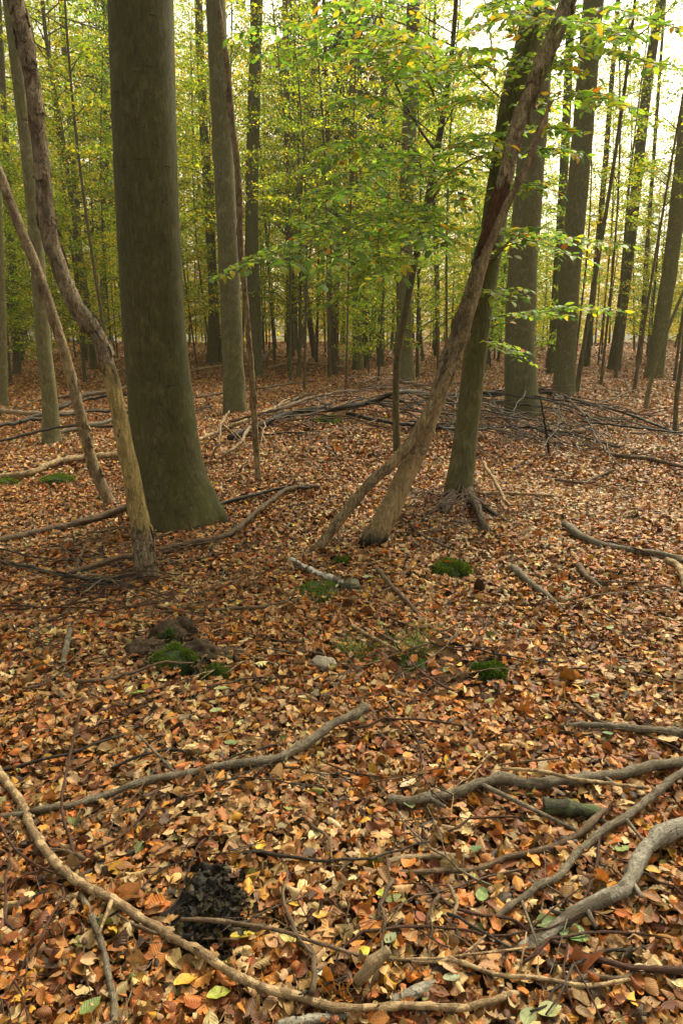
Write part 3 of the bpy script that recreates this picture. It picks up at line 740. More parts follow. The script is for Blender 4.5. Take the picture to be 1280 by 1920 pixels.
yb, ypath, yrad, yloc = put_trunk("young_beech", "slender young beech carrying layered green leafy sprays, left of the stout leaning dead trunk", "tree",
    [(744, 850), (742, 760), (744, 680), (757, 600), (776, 500), (797, 400), (814, 310), (828, 230), (842, 140), (852, 40), (856, -40)],
    [15, 13, 13, 13, 13, 13, 13, 11, 9, 8, 7], M['bark_dark'], None, 9, 90, 0.04, -0.10, 61, wobamp=0.01)
def on_young(py):
    i = np.argmin([abs(((-(p[2] - CAM_H) * CT - p[1] * ST) / depth(p)) * FPX + 960 - py) for p in ypath]); return ypath[i]
YB = ypath[0][1]
SPR = [  # from height on the stem (picture y), tip (picture x, y), distance of the tip, yellow share
 (470, 388, 497, 5.2, 0.03), (440, 520, 470, 4.6, 0.02), (455, 600, 500, 4.4, 0.02), (400, 560, 400, 5.0, 0.04), 
 (330, 560, 300, 5.4, 0.10), (350, 620, 345, 4.6, 0.05), (300, 600, 262, 5.6, 0.12), 
 (260, 640, 170, 5.6, 0.12), (240, 655, 70, 5.6, 0.10), (200, 700, 20, 5.2, 0.15), (180, 760, 30, 5.0, 0.2), (150, 560, 30, 5.8, 0.08), (120, 480, 85, 6.2, 0.05), (90, 430, 45, 6.4, 0.05), (140, 520, 110, 6.0, 0.05), (60, 600, -10, 5.6, 0.08), (440, 440, 480, 5.6, 0.02),
 (450, 800, 430, 4.2, 0.03), (430, 850, 440, 4.6, 0.03), (360, 870, 380, 4.8, 0.06), (300, 905, 250, 5.0, 0.15), (250, 880, 170, 5.2, 0.15), 
 (220, 760, 130, 4.8, 0.25), (170, 800, 60, 4.6, 0.3), (160, 900, 70, 5.2, 0.2), (520, 640, 545, 5.0, 0.02), (480, 720, 500, 4.6, 0.02),
]
for (sy, tx, ty, ty_d, yl) in SPR:
    spray(on_young(sy), at_y(tx, ty, ty_d), yloc, yb, 0.62, 0.44, 0.062, RNG, yl)
for pts in ([(815, 290), (785, 240), (752, 180), (722, 110), (700, 40), (688, -20)], [(800, 390), (840, 330), (880, 300), (930, 285)]):
    ctrl = [on_young(pts[0][1])] + [at_y(x, y, YB - 0.3) for x, y in pts[1:]]
    add_limb(yb, yloc, "limb", ctrl, 0.016, 0.006, M['bark_dark'])
# sprays of the leaning beech: right of the dead trunk and along the top of the picture
def on13(py):
    i = np.argmin([abs(((-(p[2] - CAM_H) * CT - p[1] * ST) / depth(p)) * FPX + 960 - py) for p in p13]); return p13[i]
for (sy, tx, ty, d, yl) in [(470, 1165, 448, 5.4, 0.12), (440, 1080, 470, 5.2, 0.1), (620, 1135, 572, 6.2, 0.25), (600, 1060, 590, 6.0, 0.2), (640, 985, 670, 6.3, 0.0), (500, 1010, 415, 5.4, 0.06),
        (230, 1160, 185, 5.0, 0.3), (180, 1250, 105, 4.8, 0.08), (120, 1190, 60, 4.8, 0.1), (90, 1120, 25, 4.8, 0.12), (150, 1080, 120, 5.2, 0.15), (260, 1080, 235, 5.2, 0.12), (60, 1290, 40, 5.0, 0.1), (30, 920, 10, 5.4, 0.1),
        (380, 1010, 350, 5.6, 0.15), (200, 880, 110, 5.4, 0.2), (60, 880, 40, 5.0, 0.25), (330, 850, 260, 5.6, 0.15), (560, 960, 560, 5.8, 0.1), (300, 1060, 285, 5.6, 0.06)]:
    spray(on13(sy), at_y(tx, ty, d), l13, live13, 1.0, 0.42, 0.062, RNG, yl)
# bare roots and hollow at the foot of the leaning beech
for k, (pts, ra, rb_) in enumerate([([(872, 915, .10), (893, 948, .11), (905, 985, .05), (912, 1008, -.03)], .05, .016), ([(846, 925, .10), (836, 955, .06), (828, 978, -.03)], .045, .014),
        ([(880, 925, .10), (915, 955, .06), (960, 985, .02), (990, 1000, -.02)], .03, .006), ([(850, 930, .10), (800, 968, .02), (780, 978, -.02)], .028, .005)]):
    add_limb(live13, l13, "root", [gp(x, y, z) for x, y, z in pts], ra, rb_, M['rotten'], 10, 20, 0.25, 70 + k)
rh = np.random.default_rng(55)
for k in range(36):
    x0, y0 = rh.uniform(845, 890), rh.uniform(890, 950); x1 = rh.uniform(690, 1000); y1 = rh.uniform(955, 1015)
    q = [gp(x0, y0, rh.uniform(.06, .2)), gp((x0 + x1) / 2 + rh.normal(0, 15), (y0 + y1) / 2 - rh.uniform(0, 30), rh.uniform(.1, .22)), gp(x1, y1, 0.02)]
    add_limb(live13, l13, "dead_shoot", q, 0.0045, 0.0015, M['red_twig'], 5, 14, 0.05, 90 + k)

# ------------------------------------------------------------------ background trees: a few models, then copies
def leaf_cloud(P, size, rng, cols, flat=0.85):
    """one folded rhombus per leaf"""
    n = len(P); a = rng.uniform(0, 6.283, n)
    A = np.stack([np.cos(a), np.sin(a), rng.normal(-0.15, 0.35, n)], -1); A /= np.linalg.norm(A, axis=1)[:, None]
    up = np.array([0, 0, 1.0]) + rng.normal(0, flat, (n, 3)); B = np.cross(up, A); B /= np.linalg.norm(B, axis=1)[:, None] + 1e-9
    N = np.cross(A, B)
    L = (size * rng.normal(1, 0.22, n).clip(0.45, 1.7))[:, None]; W = L * 0.34
    V = np.stack([P - A * L * 0.5, P + B * W + N * L * 0.06 - A * L * 0.04, P + A * L * 0.5, P - B * W + N * L * 0.06 - A * L * 0.04], 1).reshape(-1, 3)
    Q = np.arange(4 * n).reshape(-1, 4)
    return V, Q, np.repeat(cols, 4, 0)

BGC = np.array([(0.10, 0.19, 0.028), (0.18, 0.28, 0.035), (0.31, 0.37, 0.04), (0.52, 0.46, 0.05), (0.66, 0.48, 0.05), (0.54, 0.30, 0.045)])
def leafy_model(seed, H, r0, zc, spread, nb, per, mix, mat, leaf=0.075, clump=0.30):
    rng = np.random.default_rng(seed)
    n = 14; t = np.linspace(0, 1, n)
    wx, wy = rng.normal(0, 0.03 * H, 2), rng.normal(0, 0.03 * H, 2)
    path = np.stack([wx[0] * np.sin(t * 4 + wx[1]) * t, wy[0] * np.sin(t * 3.4 + wy[1]) * t, -0.3 + (H + 0.3) * t], -1)
    wood = [tube(path, r0 * (1 - 0.8 * t) * (1 + 0.35 * np.exp(-t * 30)), 8, 0.03, seed, False)]
    P = []
    for b in range(nb):
        h = zc + (H - zc) * (b + rng.random()) / nb; f = (h - zc) / (H - zc)
        az = b * 2.4 + rng.normal(0, 0.4); l = spread * (1 - 0.75 * f ** 1.5) * rng.uniform(0.5, 1.15)
        k = min(n - 2, int((h + 0.3) / (H + 0.3) * (n - 1))); ff = (h + 0.3) / (H + 0.3) * (n - 1) - k
        p = path[k] * (1 - ff) + path[k + 1] * ff
        d = np.array([math.cos(az), math.sin(az), 0])
        q = catmull([p, p + d * l * 0.5 + [0, 0, l * rng.uniform(0.15, 0.4)], p + d * l + [0, 0, l * rng.uniform(0.05, 0.45)]], 6)
        wood.append(tube(q, np.linspace(r0 * 0.26 * (1 - 0.6 * f) + 0.004, 0.004, 6), 4, 0, 1, False))
        m = int(per * (0.4 + l / spread) * rng.uniform(0.5, 1.5)); nc = max(3, int(m / 42))
        cu = rng.uniform(0.2, 1.02, nc)                     # leaf clusters along the branch, with gaps between
        cc = np.stack([np.interp(cu, np.linspace(0, 1, 6), q[:, j]) for j in range(3)], -1)
        cc += np.stack([rng.normal(0, clump * l * 0.4, nc), rng.normal(0, clump * l * 0.4, nc), rng.normal(0, 0.09 * l, nc)], -1)
        which = rng.integers(0, nc, m)
        P.append(cc[which] + np.stack([rng.normal(0, 0.19, m), rng.normal(0, 0.19, m), rng.normal(0, 0.045, m)], -1))
    P = np.vstack(P); w = np.array(mix, float); w /= w.sum()
    cols = BGC[rng.choice(len(BGC), len(P), p=w)] * rng.lognormal(0, 0.2, len(P))[:, None]
    V, Q, C = leaf_cloud(P, leaf, rng, cols)
    j = join(wood)
    return mesh_np("trunk", j[0], j[1], M[mat], j[2]), mesh_np("crown", V, Q, M['foliage'], None, C)

def spruce_model(seed, H, r0, zc):
    rng = np.random.default_rng(seed); t = np.linspace(0, 1, 12)
    path = np.stack([0 * t, 0 * t, -0.3 + (H + 0.3) * t], -1)
    wood = [tube(path, r0 * (1 - 0.85 * t), 9, 0.03, seed, False)]; P = []
    nb = 130
    for b in range(nb):
        h = zc + (H - zc) * b / nb; f = (h - zc) / (H - zc); az = b * 2.4 + rng.normal(0, .3); l = (2.6 * (1 - f) + 0.3) * rng.uniform(0.7, 1.1)
        d = np.array([math.cos(az), math.sin(az), 0]); p = np.array([0, 0, h])
        q = catmull([p, p + d * l * 0.5 + [0, 0, -0.06 * l], p + d * l + [0, 0, -0.25 * l]], 6)
        wood.append(tube(q, np.linspace(0.022, 0.005, 6), 4, 0, 1, False))
        m = int(62 * (0.35 + l / 2.6)); u = rng.uniform(0.1, 1, m)
        c = np.stack([np.interp(u, np.linspace(0, 1, 6), q[:, j]) for j in range(3)], -1)
        c += np.stack([rng.normal(0, 0.13, m), rng.normal(0, 0.13, m), -np.abs(rng.normal(0, 0.22, m))], -1); P.append(c)
    for b in range(26):                                      # dead snags below the crown
        h = rng.uniform(1.5, zc); az = rng.uniform(0, 6.28); l = rng.uniform(0.4, 1.3); d = np.array([math.cos(az), math.sin(az), -0.15]); p = np.array([0, 0, h])
        wood.append(tube(np.array([p, p + d * l * .5, p + d * l]), np.array([0.012, 0.008, 0.003]), 4, 0, 1, False))
    P = np.vstack(P); cols = np.array((0.045, 0.07, 0.03)) * rng.lognormal(0, 0.3, len(P))[:, None]
    V, Q, C = leaf_cloud(P, 0.17, rng, cols, 1.2)
    j = join(wood)
    return mesh_np("trunk", j[0], j[1], M['bark_brown'], j[2]), mesh_np("crown", V, Q, M['needle'], None, C)

KIND = {
 'green': dict(name="understorey_beech", label="slim green leaved understorey beech, one of many in the background thicket", group="green understorey beeches behind the clearing",
    models=[leafy_model(101, 9.5, 0.055, 0.9, 2.6, 50, 230, (.30, .34, .22, .09, .03, .02), 'bark_dark'), leafy_model(102, 12, 0.07, 1.6, 2.9, 54, 230, (.28, .34, .24, .09, .03, .02), 'bark_dark'), leafy_model(103, 7.0, 0.04, 0.5, 2.2, 38, 210, (.2, .34, .3, .12, .02, .02), 'bark_dark')]),
 'yellow': dict(name="yellowing_beech", label="slim beech with yellowing leaves, one of many deep in the thicket", group="yellow understorey beeches deep in the wood",
    models=[leafy_model(111, 9.0, 0.05, 0.7, 2.6, 46, 230, (.04, .12, .28, .32, .18, .06), 'bark_dark'), leafy_model(112, 12.5, 0.07, 1.4, 2.9, 54, 230, (.05, .16, .32, .30, .13, .04), 'bark_brown'), leafy_model(113, 6.0, 0.04, 0.3, 2.3, 36, 210, (.03, .14, .30, .33, .16, .04), 'bark_dark')]),
 'tall': dict(name="tall_beech", label="tall straight forest tree with high leafy crown, among many far trunks", group="tall trunks deep in the wood",
    models=[leafy_model(121, 23, 0.11, 7.0, 3.8, 56, 230, (.22, .32, .28, .12, .04, .02), 'bark_dark', 0.095), leafy_model(122, 25, 0.145, 8.5, 4.2, 58, 230, (.25, .34, .25, .11, .03, .02), 'beech_grey', 0.095), leafy_model(123, 21, 0.09, 5.5, 3.3, 52, 220, (.15, .28, .32, .17, .06, .02), 'bark_brown', 0.095)]),
 'pole': dict(name="slender_pole_tree", label="pencil slim bare stemmed young tree, one of many thin poles in the wood", group="thin pole trees in the wood",
    models=[leafy_model(141, 15, 0.045, 5.0, 1.5, 26, 110, (.2, .3, .3, .15, .04, .02), 'bark_dark', 0.08), leafy_model(142, 13, 0.04, 3.5, 1.3, 24, 110, (.1, .25, .35, .22, .06, .02), 'bark_brown', 0.08), leafy_model(143, 17, 0.055, 6.5, 1.8, 28, 110, (.2, .3, .3, .15, .04, .02), 'bark_dark', 0.08)]),
 'spruce': dict(name="spruce_tree", label="dark spruce with drooping branches standing behind the green beeches", group="dark spruces behind the beeches", models=[spruce_model(131, 22, 0.17, 6.0)]),
}
placed = []
def plant_bg(kind, x, y, rng, sc=None):
    K = KIND[kind]; tm, cm = K['models'][rng.integers(0, len(K['models']))]
    if 'proto' not in K: K['proto'] = {}
    key = tm.name
    if key not in K['proto']:
        e = thing(K['name'], K['label'], "tree", (0, 0, 0), K['group']); kids = [obj("trunk", tm, e), obj("crown", cm, e)]
        K['proto'][key] = (e, kids); c, ck = e, kids
    else:
        e, kids = K['proto'][key]; c = e.copy(); COL.objects.link(c)
        for k_ in kids:
            d = k_.copy(); COL.objects.link(d); d.parent = c
    s = sc or rng.uniform(0.85, 1.18)
    c.location = (x, y, float(terrain(x, y)) - 0.02); c.rotation_euler = (rng.normal(0, 0.045), rng.normal(0, 0.055), rng.uniform(0, 6.28)); c.scale = (s, s, s * rng.uniform(0.92, 1.1))
    placed.append((x, y))
rb = np.random.default_rng(77)
def ring(kind, n, y0, y1, gap, xf=0.60, xb=1.5, dens=None):
    k = tries = 0
    while k < n and tries < 6000:
        tries += 1
        y = math.sqrt(rb.uniform(y0 * y0, y1 * y1)); x = rb.uniform(-1, 1) * (y * xf + xb)
        if dens is not None and rb.random() > dens(x / y, y): continue
        if any((x - a) ** 2 + (y - b) ** 2 < gap * gap for a, b in placed): continue
        plant_bg(kind, x, y, rb); k += 1
plant_bg('spruce', -0.3, 33.5, rb, 1.0); plant_bg('spruce', 1.3, 38.0, rb, 1.1); plant_bg('spruce', -13, 38, rb, 1.1); plant_bg('spruce', -3.0, 42.0, rb, 1.05)
left_more = lambda a, y: 1.0 if a < 0.22 else 0.4
ring('pole', 120, 17, 55, 1.0)
ring('tall', 40, 26, 66, 2.0, dens=lambda a, y: 1.0 if a < 0.22 else 0.4)
ring('green', 66, 21, 42, 2.2, dens=left_more)
ring('yellow', 84, 30, 70, 1.8, dens=lambda a, y: 1.0 if a < 0.25 else 0.5)
print("background trees", len(placed))

# the far wood as one mass behind everything
rf = np.random.default_rng(88)
nF = 150000
ang = rf.uniform(-0.72, 0.72, nF); dist = rf.uniform(72, 105, nF); ncl = 3200
ca, cd_, cz = rf.uniform(-0.72, 0.72, ncl), rf.uniform(78, 84, ncl), rf.random(ncl) ** 1.15 * 29 + 0.6
keepc = rf.random(ncl) < np.where(ca > 0.2, np.clip(1.1 - cz / 14, 0.04, 1), 1.0)
ca, cd_, cz = ca[keepc], cd_[keepc], cz[keepc]
wh = rf.integers(0, len(ca), nF)
fx = np.sin(ca[wh]) * cd_[wh] + rf.normal(0, 1.3, nF); fy = np.cos(ca[wh]) * cd_[wh] + rf.normal(0, 1.3, nF)
fz = cz[wh] + rf.normal(0, 0.7, nF)
fz = np.maximum(fz, 0.1) + terrain(fx, fy)
wF = np.array([.06, .16, .28, .30, .14, .06])
V, Q, C = leaf_cloud(np.stack([fx, fy, fz], -1), 0.36, rf, BGC[rf.choice(6, nF, p=wF / wF.sum())] * rf.lognormal(0, .2, nF)[:, None], 1.6)
tag(obj("distant_woods", mesh_np("distant_woods", V, Q, M['foliage'], None, C)), "distant yellow green wood closing the view", None, None, "stuff")

# ------------------------------------------------------------------ fallen branches placed from the photograph
def lay(name, label, cat, pts, w0, w1, mat, sides=9, rough=0.07, seed=1, group=None, wob=0.012, n=None, base_lift=0.018):
    """a branch lying on the leaves: (x, y[, lift]) picture points, widths in picture pixels at both ends"""
    P = []
    for i, q in enumerate(pts):
        lift = q[2] if len(q) > 2 else 0.0
        P.append(gp(q[0], q[1], lift * 1.3 + base_lift + 0.012))
    P = np.array(P); n = n or max(30, 12 * len(P))
    path = catmull(P, n); r = np.random.default_rng(seed)
    L = np.linalg.norm(np.diff(path, axis=0), axis=1).sum()
    u = np.linspace(0, 1, n)[:, None]
    amp = wob * min(L, 1.2)
    for f in (2.3, 5.1, 9.7):
        path = path + amp / f ** 0.6 * np.sin(2 * math.pi * f * u * max(L, .5) * 0.6 + r.uniform(0, 6.28, 3)) * r.normal(0, 0.5, 3)
    R = 0.86 * np.linspace(px_w(w0, P[0]) / 2, px_w(w1, P[-1]) / 2, n) * (1 + 0.02 * r.normal(0, 1, n))
    R[0] *= 0.8; R[-1] *= 0.7; sl = min(1.0, L / n / 0.03) ** 1.5; path[1:-1] += sl * (r.normal(0, 0.0007, (n - 2, 3)) + (np.arange(1, n - 1) % 7 == 0)[:, None] * r.normal(0, 0.004, (n - 2, 3)))
    R = R * (1 + 0.06 * np.sin(u[:, 0] * 40 * L + seed))
    for _ in range(r.integers(1, 4)):                         # knots
        c = r.uniform(0.1, 0.9); R = R * (1 + 0.15 * np.exp(-((u[:, 0] - c) * L / 0.03) ** 2))
    parts = [tube(path, R, sides, rough * 1.5, seed)]
    if max(w0, w1) > 9 and L > 0.35:
        for _ in range(r.integers(1, 4)):
            i = r.integers(3, n - 3); d = path[i + 1] - path[i]; d /= np.linalg.norm(d); sd = np.cross(d, [0, 0, 1]) * r.choice([-1, 1]) + d * r.uniform(.2, .9) + np.array([0, 0, r.uniform(.0, .5)]); sd /= np.linalg.norm(sd); l = R[i] * (r.uniform(2.0, 5.0) if r.random() < .6 else r.uniform(8, 22))
            parts.append(tube(np.array([path[i], path[i] + sd * l * .5, path[i] + sd * l]), np.array([.5, .4, .3]) * R[i], 6, 0.1, 1))
    V, Q, U = join(parts)
    loc = P[0]
    o = obj(name, mesh_np(name, V - loc, Q, M[mat], U), None, Vector(loc))
    tag(o, label, cat, group)
    return o, path, R

FB = [
 ("smooth grey branch rising to a broken end in the middle of the foreground", [(690, 1322, .05), (640, 1350, .04), (580, 1390, .03), (500, 1425, .02), (410, 1438, .01), (320, 1452, .01), (230, 1482, .012), (130, 1508, .014), (60, 1525, .012), (-20, 1528, .01)], 20, 12, 'grey_stick'),
 ("grey branch with a blunt left end running to the right border above the mossy log", [(724, 1500, .01), (790, 1497, .015), (870, 1478, .02), (930, 1465, .02), (1010, 1468, .02), (1090, 1458, .02), (1180, 1443, .02), (1300, 1428, .02)], 20, 22, 'grey_stick'),
 ("long tan branch with peeling bark crossing the bottom left corner", [(-10, 1432, .01), (45, 1515, .01), (62, 1570, .015), (110, 1622, .02), (180, 1665, .02), (260, 1712, .02), (330, 1762, .02), (400, 1812, .02), (470, 1842, .02), (560, 1866, .015), (640, 1880, .015), (740, 1892, .01), (860, 1895, .01), (940, 1872, .01), (975, 1858)], 17, 13, 'tan_stick'),
 ("slim grey branch running diagonally down left from the right border", [(1300, 1440, .03), (1240, 1480, .03), (1190, 1520, .02), (1130, 1555, .02), (1085, 1590, .015), (1050, 1640, .01), (1000, 1672, .01), (960, 1700, .005), (925, 1725)], 17, 13, 'grey_stick'),
 ("thick silvery bent branch in the lower right corner", [(1310, 1538, .03), (1250, 1562, .03), (1210, 1595, .025), (1190, 1630, .02), (1165, 1665, .02), (1120, 1690, .015), (1070, 1715, .01), (1020, 1755, .005), (975, 1785, -.01)], 33, 27, 'silver_stick'),
 ("thin straight twig lying across the black rotten lump", [(338, 1725, .06), (430, 1728, .055), (520, 1745, .03), (610, 1772, .015), (690, 1792, .01), (780, 1805, .005), (900, 1820)], 9, 7, 'brown_stick'),
 ("tan twig lying between the pale stub and the silvery branch", [(735, 1800, .01), (820, 1796, .015), (900, 1788, .015), (1005, 1775, .01)], 6, 5, 'tan_stick'),
 ("short pale broken stub standing out of the leaves at the bottom", [(668, 1842, .0), (695, 1812, .03), (728, 1778, .05)], 26, 24, 'pale_wood'),
 ("bleached decayed stick right of centre in the foreground", [(720, 1618), (770, 1608, .008), (830, 1604, .008), (880, 1608)], 14, 9, 'pale_wood'),
 ("brown stick just below the bleached decayed one", [(745, 1642), (820, 1636, .008), (900, 1625, .01), (965, 1602, .01), (1030, 1585, .01), (1090, 1560, .01), (1135, 1520, .015)], 10, 14, 'brown_stick'),
 ("dark purple twig running to the right border near the bottom", [(1030, 1762, .005), (1090, 1788, .01), (1160, 1808, .015), (1230, 1818, .015), (1300, 1820, .01)], 9, 15, 'red_twig'),
 ("tan twig along the bottom right above the long peeling branch", [(770, 1803, .012), (850, 1800, .012), (930, 1826, .012), (1010, 1835, .012), (1100, 1850, .01), (1180, 1838, .01)], 11, 9, 'tan_stick'),
 ("dark branch dropping to the bottom border on the left", [(150, 1675), (175, 1730, .01), (195, 1780, .012), (208, 1840, .012), (213, 1890, .01), (212, 1940)], 12, 15, 'grey_stick'),
 ("silvery half buried branch at the bottom centre", [(735, 1880, -.005), (780, 1860, .0), (825, 1838, -.01)], 26, 20, 'silver_stick'),
 ("grey half buried branch end at the very bottom edge", [(520, 1925, .0), (580, 1912, .005), (650, 1904, -.01)], 22, 16, 'silver_stick'),
 ("mossy dark log chunk with a torn end beneath the grey branch", [(1018, 1512, .02), (1060, 1514, .022), (1095, 1518, .018), (1128, 1526, .005)], 36, 20, 'moss_log'),
 ("bent grey branch right of centre ground below the brush", [(1058, 980, .01), (1085, 1005, .02), (1125, 1020, .01), (1180, 1030, .01), (1240, 1042, .01), (1300, 1058, .01)], 17, 13, 'grey_stick'),
 ("short pale stick right of the large moss cushion", [(958, 1062, .01), (1000, 1098, .01), (1042, 1130)], 17, 11, 'grey_stick'),
 ("brown stick lying beside the small moss tuft at the right", [(1082, 1058, .01), (1100, 1082, .01), (1130, 1105)], 14, 9, 'brown_stick'),
 ("white lichened branch above the flat moss patch", [(545, 1047, .04), (585, 1070, .025), (640, 1092, .01)], 10, 14, 'birch'),
 ("dark twig forming a crook below the white lichened branch", [(708, 1068, .03), (735, 1100, .02), (765, 1130, .01), (790, 1160)], 11, 8, 'brown_stick'),
 ("long tan branch pointing at the massive beech foot from the left border", [(-10, 1015, .01), (60, 1000, .015), (130, 985, .02), (190, 968, .03), (255, 945, .05)], 15, 17, 'brown_stick'),
 ("pale log in the left middle ground behind the thin dead stem", [(-10, 895, .02), (60, 885, .03), (120, 862, .04), (190, 855, .04), (262, 848, .04)], 13, 14, 'tan_stick'),
 ("dark branch below the massive beech sweeping up to the right", [(300, 1032, .01), (345, 1020, .015), (400, 1010, .02), (440, 995, .03), (480, 960, .03), (540, 918, .03), (600, 912, .02)], 13, 9, 'brown_stick'),
 ("thin branch curving right from the foot of the massive beech", [(360, 965, .02), (410, 945, .02), (470, 930, .02), (530, 915, .03), (580, 915, .02)], 9, 7, 'dark_stick'),
 ("dark stick lying left of the crooked dead trunk foot", [(-10, 1052, .015), (60, 1065, .02), (130, 1080, .02), (200, 1090, .02), (255, 1100, .01)], 10, 7, 'dark_stick'),
 ("grey stick ending at the crooked dead trunk foot", [(130, 1075, .01), (180, 1060, .02), (230, 1045, .03), (262, 1040, .03)], 12, 9, 'brown_stick'),
 ("thick short twig near the left border below the stick pile", [(132, 1180, .04), (125, 1210, .02), (118, 1248)], 11, 14, 'grey_stick'),
 ("brown branch beneath the white lichened one running left", [(395, 1145, .01), (440, 1140, .012), (490, 1138, .012), (540, 1128, .01)], 9, 6, 'brown_stick'),
 ("grey stick lying along the right border above the grey branch", [(1050, 1362, .0), (1110, 1360, .01), (1200, 1368, .015), (1300, 1372, .015)], 11, 17, 'grey_stick'),
 ("thick bent branch end at the right border in the middle ground", [(1246, 1050, .05), (1268, 1060, .04), (1282, 1085, .02), (1290, 1120)], 16, 16, 'tan_stick'),
 ("pale twig leaning across the ground right of the leaning beech", [(905, 865, .18), (925, 900, .10), (945, 935, .05), (958, 952)], 8, 7, 'tan_stick'),
 ("long pale twig lying right of the leaning beech roots", [(895, 925, .03), (960, 925, .03), (1040, 930, .03)], 8, 6, 'tan_stick'),
 ("curved twig arching on the right in front of the brush", [(1040, 900, .02), (1090, 905, .03), (1110, 898, .03), (1150, 880, .02)], 7, 5, 'brown_stick'),
 ("pale bent branch on the right beneath the brush", [(1045, 810, .03), (1085, 808, .05), (1125, 795, .07), (1148, 805, .03)], 9, 8, 'tan_stick'),
 ("long brown branch at the right border behind the bent grey one", [(1140, 850, .03), (1190, 858, .04), (1240, 865, .04), (1300, 880, .03)], 10, 9, 'brown_stick'),
 ("reddish twig lying in the left foreground above the tan branch", [(300, 1480, .03), (265, 1530, .02), (220, 1570, .02), (170, 1600, .02), (130, 1640, .01)], 6, 4, 'red_twig'),
 ("bent reddish twig crossing the grey branch on the left", [(150, 1330, .01), (130, 1420, .03), (118, 1500, .045), (130, 1570, .02), (148, 1630, .01)], 5, 7, 'red_twig'),
 ("dark red twig dropping from the left border above the tan branch", [(-10, 1530, .02), (30, 1590, .02), (80, 1625, .02), (135, 1650, .01)], 6, 4, 'red_twig'),
 ("arched dark twig below the rotten stump", [(210, 1440, .01), (270, 1415, .02), (330, 1405, .015), (370, 1425, .0)], 7, 5, 'dark_stick'),
 ("tan split twig lying over the grey branch on the right", [(940, 1440, .03), (1010, 1445, .05), (1080, 1462, .05), (1150, 1470, .04), (1215, 1478, .02)], 7, 8, 'tan_stick'),
 ("straight brown twig running into the soil patch from the right", [(1075, 1320, .01), (1110, 1345, .012), (1150, 1365, .01)], 7, 9, 'brown_stick'),
 ("brown twig between the rock and the grass tufts", [(655, 1170, .01), (700, 1195, .012), (745, 1220, .01)], 8, 6, 'tan_stick'),
 ("thin bowed twig at the bottom left of the black lump", [(300, 1715, .02), (330, 1690, .02), (350, 1640, .02), (370, 1590, .02), (400, 1560, .01)], 4, 4, 'red_twig'),
 ("pale upright splinter of wood in the right foreground", [(850, 1720, .01), (855, 1690, .02), (842, 1660, .03)], 8, 6, 'pale_wood'),
 ("dark twig curving from the splinter to the slim grey branch", [(790, 1650, .01), (825, 1680, .015), (850, 1700, .015), (900, 1715, .01), (960, 1725, .01), (1000, 1760, .0)], 6, 8, 'red_twig'),
 ("short brown twig at the bottom right under the purple twig", [(1050, 1855, .005), (1100, 1832, .01), (1160, 1835, .01), (1190, 1820, .005)], 12, 10, 'brown_stick'),
 ("thin dark twig along the bottom border left of the silvery branch", [(650, 1830, .01), (600, 1850, .01), (560, 1866, .03)], 6, 4, 'dark_stick'),
]
for k, (lab, pts, w0, w1, mt) in enumerate(FB):
    nm = "log" if 'log' in lab.split()[:4] else "twig" if 'twig' in lab or max(w0, w1) < 10 else "fallen_branch"
    lay(nm, lab, "branch" if nm == "fallen_branch" else nm, pts, w0, w1, mt, 10 if max(w0, w1) > 12 else 7, 0.09, 200 + k)

# the brush: a fallen bough with its fan of twigs
def fallen_bough(label, main, w0, w1, twigs, mat, seed):
    r = np.random.default_rng(seed)
    P = np.array([gp(x, y, l) for x, y, l in main]); n = 60
    path = catmull(P, n) + np.stack([r.normal(0, 0.004, n)] * 3, -1)
    root = thing("fallen_bough", label, "branch", Vector(P[0]))
    V, Q, U = tube(path, np.linspace(px_w(w0, P[0]) / 2, px_w(w1, P[-1]) / 2, n), 9, 0.08, seed)
    obj("stem", mesh_np("stem", V - P[0], Q, M[mat], U), root)
    for k, (f, ex, ey, el, w) in enumerate(twigs):
        s = path[int(f * (n - 1))]; e = gp(ex, ey, el)
        m1 = s * 0.62 + e * 0.38 + np.array([r.normal(0, .05), r.normal(0, .08), r.uniform(0.0, 0.16)]); m2 = s * 0.25 + e * 0.75 + np.array([r.normal(0, .06), r.normal(0, .08), r.uniform(-0.02, 0.12)])
        q = catmull([s, m1, m2, e], 22) + np.cumsum(r.normal(0, 0.016, (22, 3)), 0); ws = px_w(w, s) / 2
        parts = [tube(q, np.linspace(ws, ws * 0.3, 22), 6, 0.05, k)]
        for _ in range(r.integers(1, 4)):
            i = r.integers(6, 19); d = q[i] - q[i - 2]; d /= np.linalg.norm(d); d2 = d + r.normal(0, 0.45, 3) * [1, 1, .6]; l = r.uniform(.2, .6)
            b = catmull([q[i], q[i] + d2 * l * .5, q[i] + (d2 + d * .4) * l], 7); b[:, 2] = np.maximum(b[:, 2], terrain(b[:, 0], b[:, 1]) + 0.01)
            parts.append(tube(b, np.linspace(ws * .5, ws * .2, 7), 4, 0, 1))
        J = join(parts); obj("twig", mesh_np("twig", J[0] - P[0], J[1], M[mat if r.random() < .6 else ['brown_stick', 'red_twig', 'grey_stick'][r.integers(0, 3)]], J[2]), root)
    return root
rt = np.random.default_rng(404)
tw = [(rt.uniform(0.45, 0.85), rt.uniform(940, 1300), rt.uniform(720, 875), rt.uniform(0.01, 0.4), rt.uniform(2.4, 4.6)) for _ in range(34)]
tw += [(rt.uniform(0.3, 0.55), rt.uniform(820, 1060), rt.uniform(760, 870), rt.uniform(0.01, 0.2), rt.uniform(2.2, 4)) for _ in range(16)]
tw += [(rt.uniform(0.05, 0.5), rt.uniform(470, 900), rt.uniform(715, 840), rt.uniform(0.02, 0.35), rt.uniform(2.2, 4)) for _ in range(22)]
